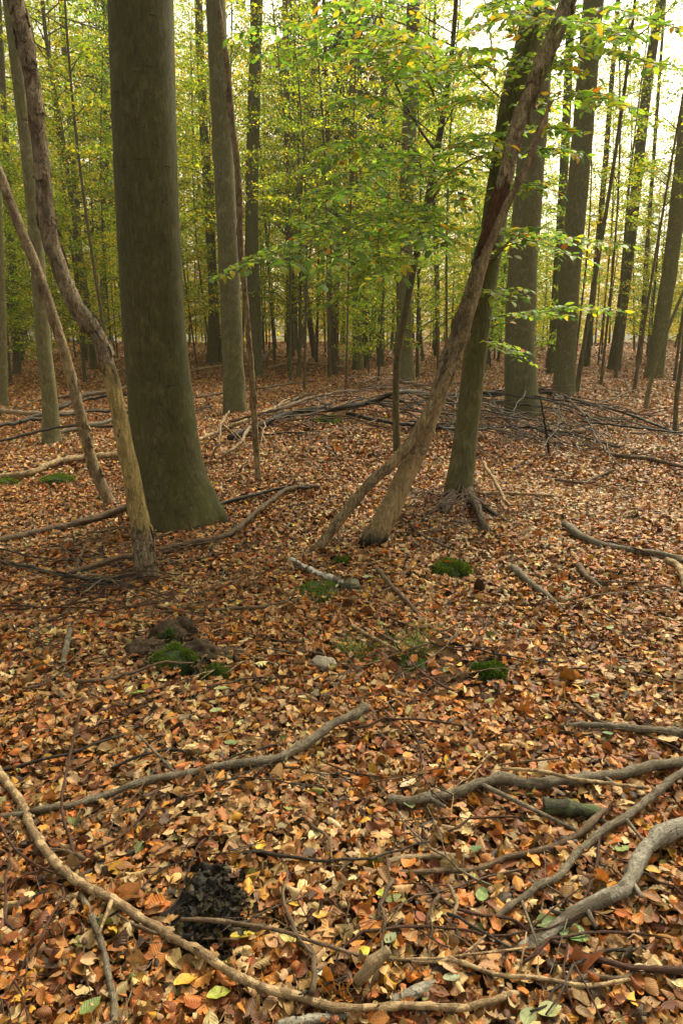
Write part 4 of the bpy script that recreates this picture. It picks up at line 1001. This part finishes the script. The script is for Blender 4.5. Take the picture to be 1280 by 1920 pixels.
fallen_bough("long dark fallen bough arching over the mound with a fan of twigs at right", [(430, 822, .06), (500, 792, .12), (560, 772, .16), (640, 765, .2), (700, 752, .28), (755, 734, .38), (830, 740, .36), (900, 738, .36), (975, 728, .42), (1040, 740, .36), (1120, 760, .28), (1200, 785, .15), (1290, 822, .05)], 13, 5, tw, 'dark_stick', 11)
tw = [(rt.uniform(0.2, 0.95), rt.uniform(880, 1200), rt.uniform(770, 880), rt.uniform(0.01, 0.25), rt.uniform(2, 3.8)) for _ in range(18)]
fallen_bough("lower dark branch of the brush lying in front of the broad beech", [(650, 775, .1), (720, 790, .1), (800, 800, .12), (880, 806, .15), (960, 800, .18), (1060, 812, .12), (1160, 840, .06)], 8, 4, tw, 'dark_stick', 12)
tw = [(rt.uniform(0.1, 0.95), rt.uniform(390, 600), rt.uniform(770, 870), rt.uniform(0.01, 0.2), rt.uniform(2, 3.2)) for _ in range(9)]
fallen_bough("tan branch leaning up the mound right of the massive beech", [(372, 825, .05), (420, 805, .1), (470, 785, .16), (520, 762, .18), (560, 745, .15)], 8, 4, tw, 'tan_stick', 13)
tw = [(rt.uniform(0.1, 0.95), rt.uniform(500, 960), rt.uniform(715, 790), rt.uniform(0.05, 0.35), rt.uniform(2, 3.2)) for _ in range(14)]
fallen_bough("thin brown bough lying along the top of the mound behind the dark one", [(430, 790, .15), (520, 768, .22), (600, 742, .3), (700, 730, .32), (800, 722, .35), (880, 718, .3)], 6, 3, tw, 'brown_stick', 14)
# single sticks of the brush heaps and of the floor further back
HEAP = [
 ("pale stick jutting from the left brush heap", [(-10, 768, .12), (60, 775, .1), (140, 772, .08)], 10, 8, 'pale_wood'), ("dark branch along the back of the left brush heap", [(40, 790, .15), (150, 752, .2), (240, 740, .2), (330, 745, .15)], 9, 6, 'dark_stick'),
 ("dark stick low in the left brush heap", [(-10, 800, .1), (90, 782, .15), (200, 770, .15), (300, 780, .08)], 9, 7, 'dark_stick'), ("brown branch crossing the left brush heap upward", [(100, 770, .05), (160, 742, .2), (235, 728, .25)], 13, 6, 'brown_stick'),
 ("thin twig arching over the left brush heap", [(-10, 830, .1), (120, 800, .2), (260, 795, .2), (400, 760, .1)], 6, 4, 'dark_stick'), ("grey pole lying behind the massive beech at left", [(110, 812, .05), (180, 795, .1), (250, 778, .12)], 10, 8, 'grey_stick'),
 ("brown pole emerging right of the massive beech low down", [(368, 745, .1), (430, 735, .15), (500, 726, .18), (590, 712, .15)], 6, 4, 'brown_stick'), ("thin pole right of the massive beech higher up", [(350, 698, .1), (400, 688, .2), (470, 682, .15)], 6, 5, 'tan_stick'),
 ("slanting pale twig between the massive and the smooth grey beech", [(395, 860, .02), (410, 830, .15), (415, 795, .25), (430, 770, .3)], 6, 4, 'pale_wood'), ("pale twig dropping from the smooth grey beech foot", [(470, 800, .15), (440, 840, .08), (410, 860, .02)], 7, 5, 'pale_wood'),
 ("thin leaning pole standing up in the fan of dark twigs", [(1028, 850, .0), (1022, 800, .3), (1012, 748, .6)], 6, 4, 'dark_stick'), ("long grey pole on the ground behind the mound", [(500, 690, .1), (560, 680, .12), (650, 690, .1)], 7, 6, 'tan_stick'),
 ("pale pole leaning in the far middle ground", [(480, 690, .05), (500, 668, .3), (512, 655, .5)], 8, 6, 'grey_stick'), ("fallen pole far back left of the smooth grey beech", [(250, 725, .1), (180, 735, .12), (60, 752, .1)], 7, 6, 'brown_stick'),
 ("thin pale stick far back by the dark leaning trunk", [(1170, 710, .3), (1180, 735, .05)], 5, 4, 'pale_wood'), ("long dark twig reaching the right border above the brush", [(1090, 790, .2), (1180, 800, .3), (1300, 815, .25)], 5, 4, 'dark_stick'),
]
for k, (lab, pts, w0, w1, mt) in enumerate(HEAP):
    lay("fallen_branch" if 'twig' not in lab else "twig", lab, "branch" if 'twig' not in lab else "twig", pts, w0, w1, mt, 7, 0.08, 300 + k, None, 0.02)
# thin saplings at the right
put_trunk("sapling", "thin leaning bare sapling near the right border in front of the pale beech", "sapling", [(1208, 770), (1218, 720), (1235, 660), (1262, 590), (1300, 500)], [9, 8, 7, 6, 5], M['beech_pale'], None, 8, 40, 0.05, 0, 91)
put_trunk("sapling", "thin dark sapling cut by the right border", "sapling", [(1264, 812), (1268, 740), (1278, 670), (1292, 560)], [9, 8, 8, 7], M['bark_dark'], None, 8, 40, 0.05, 0, 92)

# loose twigs over the whole floor: ten shapes, copied
tmods = []
for k in range(10):
    r = np.random.default_rng(600 + k); l = r.uniform(0.25, 0.8); n = 14
    u = np.linspace(0, 1, n); p = np.stack([(u - .5) * l, 0.06 * l * np.sin(u * r.uniform(2, 7) + r.uniform(0, 6)), 0.012 + 0.03 * l * np.abs(np.sin(u * r.uniform(2, 6) + r.uniform(0, 6)))], -1) + r.normal(0, 0.003, (n, 3))
    w = r.uniform(0.0026, 0.0062); parts = [tube(p, np.linspace(w, w * .45, n), 5, 0.05, k)]
    for _ in range(r.integers(1, 4)):
        i = r.integers(3, 11); d = np.array([1, r.choice([-1, 1]) * r.uniform(.4, 1.0), r.uniform(-.1, .2)]); d /= np.linalg.norm(d); s = l * r.uniform(.15, .4)
        parts.append(tube(catmull([p[i], p[i] + d * s * .5 + [0, 0, .006], p[i] + d * s + [0.02, 0, 0]], 6), np.linspace(w * .6, w * .3, 6), 4, 0, 1))
    J = join(parts); tmods.append(mesh_np("twig", J[0], J[1], M[['red_twig', 'brown_stick', 'dark_stick', 'red_twig', 'tan_stick', 'brown_stick', 'red_twig', 'grey_stick', 'dark_stick', 'brown_stick'][k]], J[2]))
rw = np.random.default_rng(606); tproto = {}
def drop_twig(px, py, yaw=None, sc=None):
    m = tmods[rw.integers(0, 10)]; p = gp(px, py); 
    o = tproto[m.name].copy() if m.name in tproto else bpy.data.objects.new("twig", m)
    tproto.setdefault(m.name, o); COL.objects.link(o)
    o.location = (p[0], p[1], p[2] + 0.022); o.rotation_euler = (rw.normal(0, .08), rw.normal(0, .08), rw.uniform(0, 6.28) if yaw is None else yaw); s = sc or rw.uniform(.6, 1.3); o.scale = (s, s, s)
    tag(o, "small loose twig lying among the fallen leaves", "twig", "small loose twigs in the leaf litter")
for _ in range(120): drop_twig(rw.uniform(0, 1280), 830 + 1060 * rw.random() ** 1.2)
for _ in range(60): drop_twig(rw.uniform(0, 380), rw.uniform(990, 1160), rw.normal(0, .5), rw.uniform(.9, 1.6))
for _ in range(26): drop_twig(rw.uniform(740, 1000), rw.uniform(930, 1010), rw.normal(0, .9), rw.uniform(.8, 1.5))
for _ in range(48): drop_twig(rw.uniform(0, 1280), 880 + 420 * rw.random(), None, rw.uniform(.8, 1.7))
for _ in range(36): drop_twig(rw.uniform(0, 1280), rw.uniform(700, 830), rw.normal(0, .6), rw.uniform(1.3, 2.6))

nD = 5200; rd = np.random.default_rng(321); dy = rd.uniform(0.7, 8, nD); dx = rd.uniform(-1, 1, nD) * (dy * .56 + 1.4); dl = rd.uniform(0.015, 0.07, nD) * (1 + dy * .05); da = rd.uniform(0, 6.283, nD)
D = np.stack([np.cos(da), np.sin(da), rd.normal(0, .22, nD)], -1) * dl[:, None] / 2; c0 = np.stack([dx, dy, terrain(dx, dy) + rd.uniform(.022, .048, nD)], -1); sd = np.stack([-np.sin(da), np.cos(da), 0 * da], -1) * (rd.uniform(.0007, .002, nD) * (1 + dy * .08))[:, None]; up = np.array([0, 0, 1.0]) * np.linalg.norm(sd, axis=1)[:, None]
V = np.stack([c0 - D - sd, c0 - D + sd, c0 - D + up * 1.6, c0 + D - sd * .6, c0 + D + sd * .6, c0 + D + up], 1).reshape(-1, 3)
k6 = (np.arange(nD) * 6)[:, None]; Q = np.concatenate([k6 + np.array([[0, 3, 5, 2]]), k6 + np.array([[2, 5, 4, 1]]), k6 + np.array([[1, 4, 3, 0]])])
dc = np.array([(.06, .03, .016), (.12, .075, .04), (.22, .15, .085), (.03, .018, .011)])[rd.integers(0, 4, nD)]
tag(obj("twig_debris", mesh_np("twig_debris", V, Q, M['crumb'], None, np.repeat(dc, 6, 0))), "tiny broken twig bits strewn over the leaves", None, None, "stuff")

# ------------------------------------------------------------------ moss, stones, stump, grass, single leaves
def blob(rx, ry, rz, seed, amp=0.2, freq=1.0, sub=4, ridged=False):
    bm = bmesh.new(); bmesh.ops.create_icosphere(bm, subdivisions=sub, radius=1.0)
    from mathutils import noise
    off = Vector((seed * 3.1, seed * 1.7, seed * 0.9))
    for v in bm.verts:
        d = v.co.normalized(); nz = 0
        for o in range(4):
            q = noise.noise(d * freq * 2 ** o * 1.3 + off); nz += ((1 - 2 * abs(q)) if ridged else q) / 2 ** o
        s = 1 + amp * nz
        v.co = Vector((d.x * rx * s, d.y * ry * s, d.z * rz * s))
    me = bpy.data.meshes.new("blob"); bm.to_mesh(me); bm.free()
    for p in me.polygons: p.use_smooth = True
    return me
def moss_mesh(rx, ry, rz, n, seed, blade=0.02, col=(0.05, 0.105, 0.014)):
    r = np.random.default_rng(seed)
    a = r.uniform(0, 6.283, n); h = r.random(n)
    lump = 1 + 0.22 * np.sin(3 * a + seed) + 0.15 * np.sin(5 * a + 2 * seed)
    rr = np.sqrt(h); x = rr * np.cos(a) * rx * lump; y = rr * np.sin(a) * ry * lump
    z = rz * np.sqrt(np.clip(1 - rr ** 2, 0, 1)) * (0.85 + 0.25 * np.sin(x / rx * 5 + seed) * np.sin(y / ry * 5))
    P = np.stack([x, y, z], -1)
    N = np.stack([x / rx ** 2, y / ry ** 2, np.maximum(z, 0.004) / rz ** 2], -1); N /= np.linalg.norm(N, axis=1)[:, None]
    D = N * 0.6 + np.array([0, 0, 0.5]) + r.normal(0, 0.42, (n, 3)); D /= np.linalg.norm(D, axis=1)[:, None]
    B = np.cross(D, r.normal(0, 1, (n, 3))); B /= np.linalg.norm(B, axis=1)[:, None]
    L = (blade * r.uniform(0.5, 1.3, n))[:, None]; w = L * 0.13
    V = np.stack([P - B * w, P + B * w, P + D * L + B * w * .35, P + D * L - B * w * .35], 1).reshape(-1, 3)
    C = np.array(col) * r.lognormal(0, .4, n)[:, None] * np.array([0.95, 0.82, 0.8]); C4 = np.repeat(C, 4, 0); C4[2::4] *= 1.5; C4[3::4] *= 1.5
    return mesh_np("shoots", V, np.arange(4 * n).reshape(-1, 4), M['moss'], None, C4)
def moss(label, px, py, wpx, hh, n, seed, ry=1.0, lift=0.0, blade=0.02, col=(0.05, 0.105, 0.014), parent=None, name="moss_cushion"):
    p = gp(px, py, lift); r = px_w(wpx, p) / 2
    if parent is None: root = thing(name, label, "moss", Vector((p[0], p[1], p[2] - 0.004)))
    else:
        root = None
    bed = blob(r * 1.0, r * ry * 1.0, hh, seed, 0.18, 1.6, 3); bed.materials.append(M['moss_bed'])
    sh = moss_mesh(r, r * ry, hh * 1.03, n, seed, blade, col)
    if root: obj("cushion", bed, root); obj("shoots", sh, root)
    else:
        c = obj("moss", bed, parent[0], Vector(p - parent[1])); obj("shoots", sh, c)
moss("large round dark green moss cushion with an orange leaf on it", 845, 1072, 70, 0.075, 5200, 3, 1.0)
moss("small moss tuft between the two leaning dead stems and the white branch", 642, 1056, 32, 0.035, 1400, 4)
moss("flat green moss patch below the white lichened branch", 597, 1112, 80, 0.04, 3600, 5, 1.5, blade=0.014, col=(0.07, 0.12, 0.018))
moss("thin moss patch just above the flat green one beside the mossy stone", 625, 1092, 44, 0.018, 1300, 15, 1.4, blade=0.013, col=(0.07, 0.12, 0.018))
moss("dark moss tuft at the right edge of the bare soil patch", 918, 1268, 58, 0.055, 3000, 6)
moss("tiny moss tuft beside the brown stick at the right", 1117, 1103, 18, 0.025, 700, 7)
moss("bright moss cushion at the left border in front of the pale log", 14, 908, 46, 0.06, 2600, 8, blade=0.022, col=(0.08, 0.15, 0.02))
moss("flat moss cushion in front of the pale log", 112, 900, 64, 0.05, 3000, 9, blade=0.022, col=(0.065, 0.13, 0.018))
moss("moss patch on the crest of the mound under the fallen bough", 618, 792, 46, 0.09, 2600, 10, 1.6, blade=0.028, col=(0.09, 0.16, 0.02))
moss("small dark moss patch left of the large round cushion", 800, 1050, 22, 0.02, 700, 11, 1.3)

moss("thin moss mat among the grass blades right of the pale grey stone", 705, 1240, 60, 0.018, 1500, 31, 1.2, blade=0.012, col=(0.07, 0.12, 0.018))
moss("thin moss mat at the left end of the bare soil patch", 775, 1245, 54, 0.016, 1200, 32, 1.1, blade=0.012, col=(0.06, 0.11, 0.018))
moss("small moss tuft leaning on the left side of the pale grey stone", 570, 1258, 24, 0.02, 600, 33, 1.0, blade=0.012, col=(0.06, 0.11, 0.018))

def stone(label, px, py, w, ry, rz, mat, seed):
    p = gp(px, py); r = px_w(w, p) / 2
    me = blob(r, r * ry, rz, seed, 0.22, 1.1, 4); me.materials.append(M[mat])
    tag(obj("stone", me, None, Vector((p[0], p[1], p[2] + rz * 0.25))), label, "stone")
stone("pale grey stone lying left of the grass tufts", 606, 1252, 48, 0.75, 0.045, 'stone', 2)
stone("dull mossy stone right of the flat moss patch", 657, 1102, 36, 0.9, 0.05, 'mossy_stone', 5)

# rotten stump with moss
pS = gp(335, 1245)
st = thing("rotten_stump", "low rotten stump overgrown with moss in the left middle ground", "stump", Vector(pS))
for k, (px, py, w, h, ry) in enumerate([(275, 1228, 66, .06, .8), (318, 1205, 54, .085, .7), (375, 1238, 56, .075, .8), (345, 1198, 38, .095, .6), (418, 1232, 64, .03, .7)]):
    p = gp(px, py); r = px_w(w, p) / 2; me = blob(r, r * ry, h, 20 + k, 0.35, 1.5, 4, True); me.materials.append(M['rotten']); obj("wood", me, st, Vector(p - pS))
moss(None, 332, 1248, 92, 0.085, 4600, 21, 0.9, 0, 0.018, (0.055, 0.105, 0.015), (st, pS)); moss(None, 405, 1272, 60, 0.05, 2200, 22, 0.8, 0, 0.018, (0.06, 0.11, 0.018), (st, pS)); moss(None, 318, 1205, 34, 0.07, 1300, 23, 0.8, .02, 0.016, (0.055, 0.105, 0.015), (st, pS))
# black rotten lump
pL = gp(392, 1715)
bl = thing("rotten_lump", "black rotten wood lump half buried in the leaves under the thin straight twig", "rotten wood", Vector(pL))
for k, (px, py, w, h, ry) in enumerate([(390, 1705, 150, .05, 1.0), (392, 1690, 96, .075, .8), (372, 1740, 88, .055, .8), (425, 1725, 74, .045, .8), (400, 1650, 62, .055, .6), (350, 1710, 60, .04, .8), (398, 1768, 62, .03, .7), (440, 1680, 46, .035, .8)]):
    p = gp(px, py, .012); r = px_w(w, p) / 2; me = blob(r * 0.95, r * ry * 0.95, h * 0.8, 40 + k, 0.42, 1.5, 5); me.materials.append(M['black_rot']); obj("wood", me, bl, Vector(p - pL))

def flakes(root, loc, pts, n, size, cols, seed, name):
    r = np.random.default_rng(seed); c = r.integers(0, len(pts), n); P = []
    for k in c:
        px, py, sp, h = pts[k]; p = gp(px + r.normal(0, sp), py + r.normal(0, sp * .8), 0.01 + h * r.random()); P.append(p - loc)
    L = size * r.uniform(.5, 1.5, n); C = np.array(cols)[r.integers(0, len(cols), n)] * r.lognormal(0, .3, n)[:, None]
    V, Q, U, C = scatter_leaves(np.array(P), L, L * r.uniform(.25, .55, n), r.uniform(0, 6.28, n), r.normal(0, .7, n), r.uniform(0, 6.28, n), r.normal(0, .3, n), r.normal(0, 1.0, n), r.normal(0, .8, n), r.uniform(.1, .4, n), C, 7, 5, 'oak', r, r.random(n) < .5)
    return tag(obj(name, mesh_np(name, V, Q, M['crumb'], U, C), root), kind='stuff')
flakes(bl, pL, [(392, 1690, 26, .085), (372, 1740, 24, .07), (425, 1725, 22, .06), (400, 1655, 18, .07), (398, 1765, 18, .035), (440, 1690, 16, .04)], 620, 0.022, [(.006, .005, .004), (.012, .009, .006), (.004, .004, .003), (.022, .018, .008), (.03, .02, .011)], 5, "crumbled_wood")
flakes(st, pS, [(275, 1228, 22, .05), (318, 1205, 18, .07), (372, 1240, 18, .06), (345, 1200, 14, .07), (415, 1232, 26, .02)], 460, 0.026, [(.05, .03, .018), (.03, .018, .01), (.10, .065, .035), (.018, .012, .008), (.06, .055, .02)], 6, "crumbled_wood")

def tuft(label, px, py, n, h, seed, spread=0.03):
    r = np.random.default_rng(seed); p = gp(px, py); parts = []; cols = []
    for k in range(n):
        a = r.uniform(0, 6.28); b = np.array([math.cos(a), math.sin(a), 0]); s = np.array([r.normal(0, spread), r.normal(0, spread), 0]); l = h * r.uniform(.5, 1.2); lean = r.uniform(.3, 1.1)
        u = np.linspace(0, 1, 6)[:, None]; q = s + b * lean * l * u ** 1.6 + np.array([0, 0, 1]) * l * (u - 0.35 * lean * u ** 2)
        side = np.cross(b, [0, 0, 1]); w = 0.0022 * (1 - 0.85 * u)
        V = np.stack([q - side * w, q + side * w], 1).reshape(-1, 3); i = np.arange(5) * 2
        parts.append((V, np.stack([i, i + 1, i + 3, i + 2], -1), np.zeros((len(V), 2)))); cols.append(np.repeat(np.array([[(0.13, 0.2, 0.03)], [(0.2, 0.22, 0.05)], [(0.09, 0.15, 0.025)]][r.integers(0, 3)]), len(V), 0))
    J = join(parts); tag(obj("grass_tuft", mesh_np("grass_tuft", J[0], J[1], M['grass'], None, np.vstack(cols)), None, Vector(p)), label, "grass")
tuft("bright grass tuft right of the pale grey stone", 660, 1228, 190, 0.10, 1, 0.045); tuft("thin grass tuft between two brown twigs above the bare soil", 768, 1222, 130, 0.10, 2, 0.05); tuft("sparse grass tuft behind the thin one above the bare soil", 800, 1195, 110, 0.08, 3, 0.07); tuft("short grass tuft beside the large round moss cushion", 832, 1100, 40, 0.05, 4, 0.02)

LEAVES = [("big fresh green leaf across the thick silvery branch", 1068, 1745, 72, 2.2, (0.13, 0.22, 0.075)), ("green leaf lying right of the slim grey branch", 1166, 1590, 36, .6, (0.2, 0.26, 0.08)), ("dark green leaf in the bottom left corner", 170, 1885, 46, 1.0, (0.13, 0.18, 0.05)),
 ("yellow green leaf below the long tan branch near the bottom", 410, 1862, 44, .3, (0.32, 0.36, 0.06)), ("yellow leaf beside the black rotten lump", 455, 1752, 46, .2, (0.5, 0.42, 0.06)), ("large yellow orange leaf near the bottom left", 350, 1836, 52, .7, (0.55, 0.33, 0.05)), ("small lime leaf in the right foreground", 717, 1674, 26, .1, (0.38, 0.42, 0.05)),
 ("pale green leaf in front of the rotten stump", 416, 1290, 30, .2, (0.34, 0.38, 0.16)), ("pale green leaf below the rotten stump", 405, 1331, 24, .5, (0.30, 0.36, 0.16)), ("green leaf left of the rotten stump front", 258, 1298, 34, .5, (0.2, 0.3, 0.07)), ("green leaf above the grey branch in mid foreground", 434, 1391, 28, 0.0, (0.16, 0.22, 0.09)),
 ("green leaf upright near the splinter of wood", 903, 1676, 36, 1.2, (0.17, 0.25, 0.08)), ("olive green leaf half under the silvery branch", 1024, 1728, 46, .3, (0.14, 0.2, 0.07)), ("grey green leaf standing in the right middle ground", 1046, 1208, 34, 1.9, (0.22, 0.27, 0.14)), ("pale mint leaf in the right middle ground", 1114, 1304, 24, .6, (0.28, 0.34, 0.2)),
 ("mint green leaf at the tip of the straight brown twig", 1138, 1374, 28, 1.6, (0.2, 0.29, 0.15)), ("big pale tan leaf at the right border", 1252, 1384, 40, .1, (0.5, 0.34, 0.17)), ("long yellow leaf under the thin straight twig", 540, 1758, 34, 2.8, (0.5, 0.45, 0.14)), ("round ochre leaf right of the black lump", 601, 1714, 32, .2, (0.52, 0.32, 0.07)),
 ("pale green leaf by the mossy stone", 690, 1081, 24, .2, (0.32, 0.38, 0.2)), ("crumpled pale tan leaf at the middle of the foreground", 764, 1468, 46, .8, (0.55, 0.42, 0.26)), ("grey green leaf beside the pale broken stub", 732, 1758, 34, .9, (0.2, 0.24, 0.13)), ("grey leaf at the bottom right of the silvery half buried branch", 846, 1832, 34, .2, (0.24, 0.27, 0.18)),
 ("bright orange leaf resting on the large moss cushion", 839, 1052, 20, .3, (0.5, 0.13, 0.02)), ("vivid orange leaf standing by the bleached stick", 766, 1614, 42, 1.1, (0.5, 0.17, 0.03)), ("small green leaf lying on the grey branch end", 767, 1506, 34, 1.8, (0.2, 0.25, 0.1)), ("pale green leaf at the bottom edge right of centre", 990, 1905, 46, 1.0, (0.22, 0.26, 0.12)), ("pale tan green leaf at the bottom edge beneath the tan branch", 1030, 1892, 50, .3, (0.3, 0.32, 0.14)),
 ("dark green leaf below the grey branch on the right", 893, 1590, 30, .8, (0.08, 0.14, 0.06)), ("yellow leaf at the far right foreground", 1220, 1630, 32, 2.6, (0.5, 0.33, 0.06)), ("pale leaf across the dark purple twig", 1203, 1814, 38, .2, (0.5, 0.42, 0.25))]
for k, (lab, px, py, w, yaw, c) in enumerate(LEAVES):
    p = gp(px, py, 0.045 if 'moss cushion' not in lab else 0.09); L = px_w(w, p); r = np.random.default_rng(900 + k); one = lambda v: np.array([float(v)])
    V, Q, U, C = scatter_leaves(np.zeros((1, 3)), one(L), one(L * .33), one(yaw), one(r.normal(-.15, .15)), one(1.57), one(r.normal(.1, .1)), one(r.normal(.3, .3)), one(.15), one(.06), np.array([c]), 13, 7, 'oak' if 'crumpled' in lab else 'beech', r, np.array([False]))
    tag(obj("fallen_leaf", mesh_np("fallen_leaf", V, Q, M['litter'], U, C), None, Vector(p)), lab, "leaf")

# ------------------------------------------------------------------ damp air under the trees
bm = bmesh.new(); bmesh.ops.create_cube(bm, size=1.0)
for v in bm.verts: v.co = Vector((v.co.x * 340, v.co.y * 370 + 150, v.co.z * 50 + 22))
hm = bpy.data.meshes.new("haze"); bm.to_mesh(hm); bm.free()
hmat, hnt, hout = new_mat("damp air"); pv = hnt.nodes.new("ShaderNodeVolumePrincipled")
pv.inputs["Color"].default_value = (0.95, 0.95, 0.80, 1); pv.inputs["Density"].default_value = 0.0006; pv.inputs["Anisotropy"].default_value = 0.3
hnt.links.new(pv.outputs[0], hout.inputs["Volume"]); hm.materials.append(hmat)
tag(obj("haze", hm), "thin pale damp air filling the wood", None, None, "stuff")
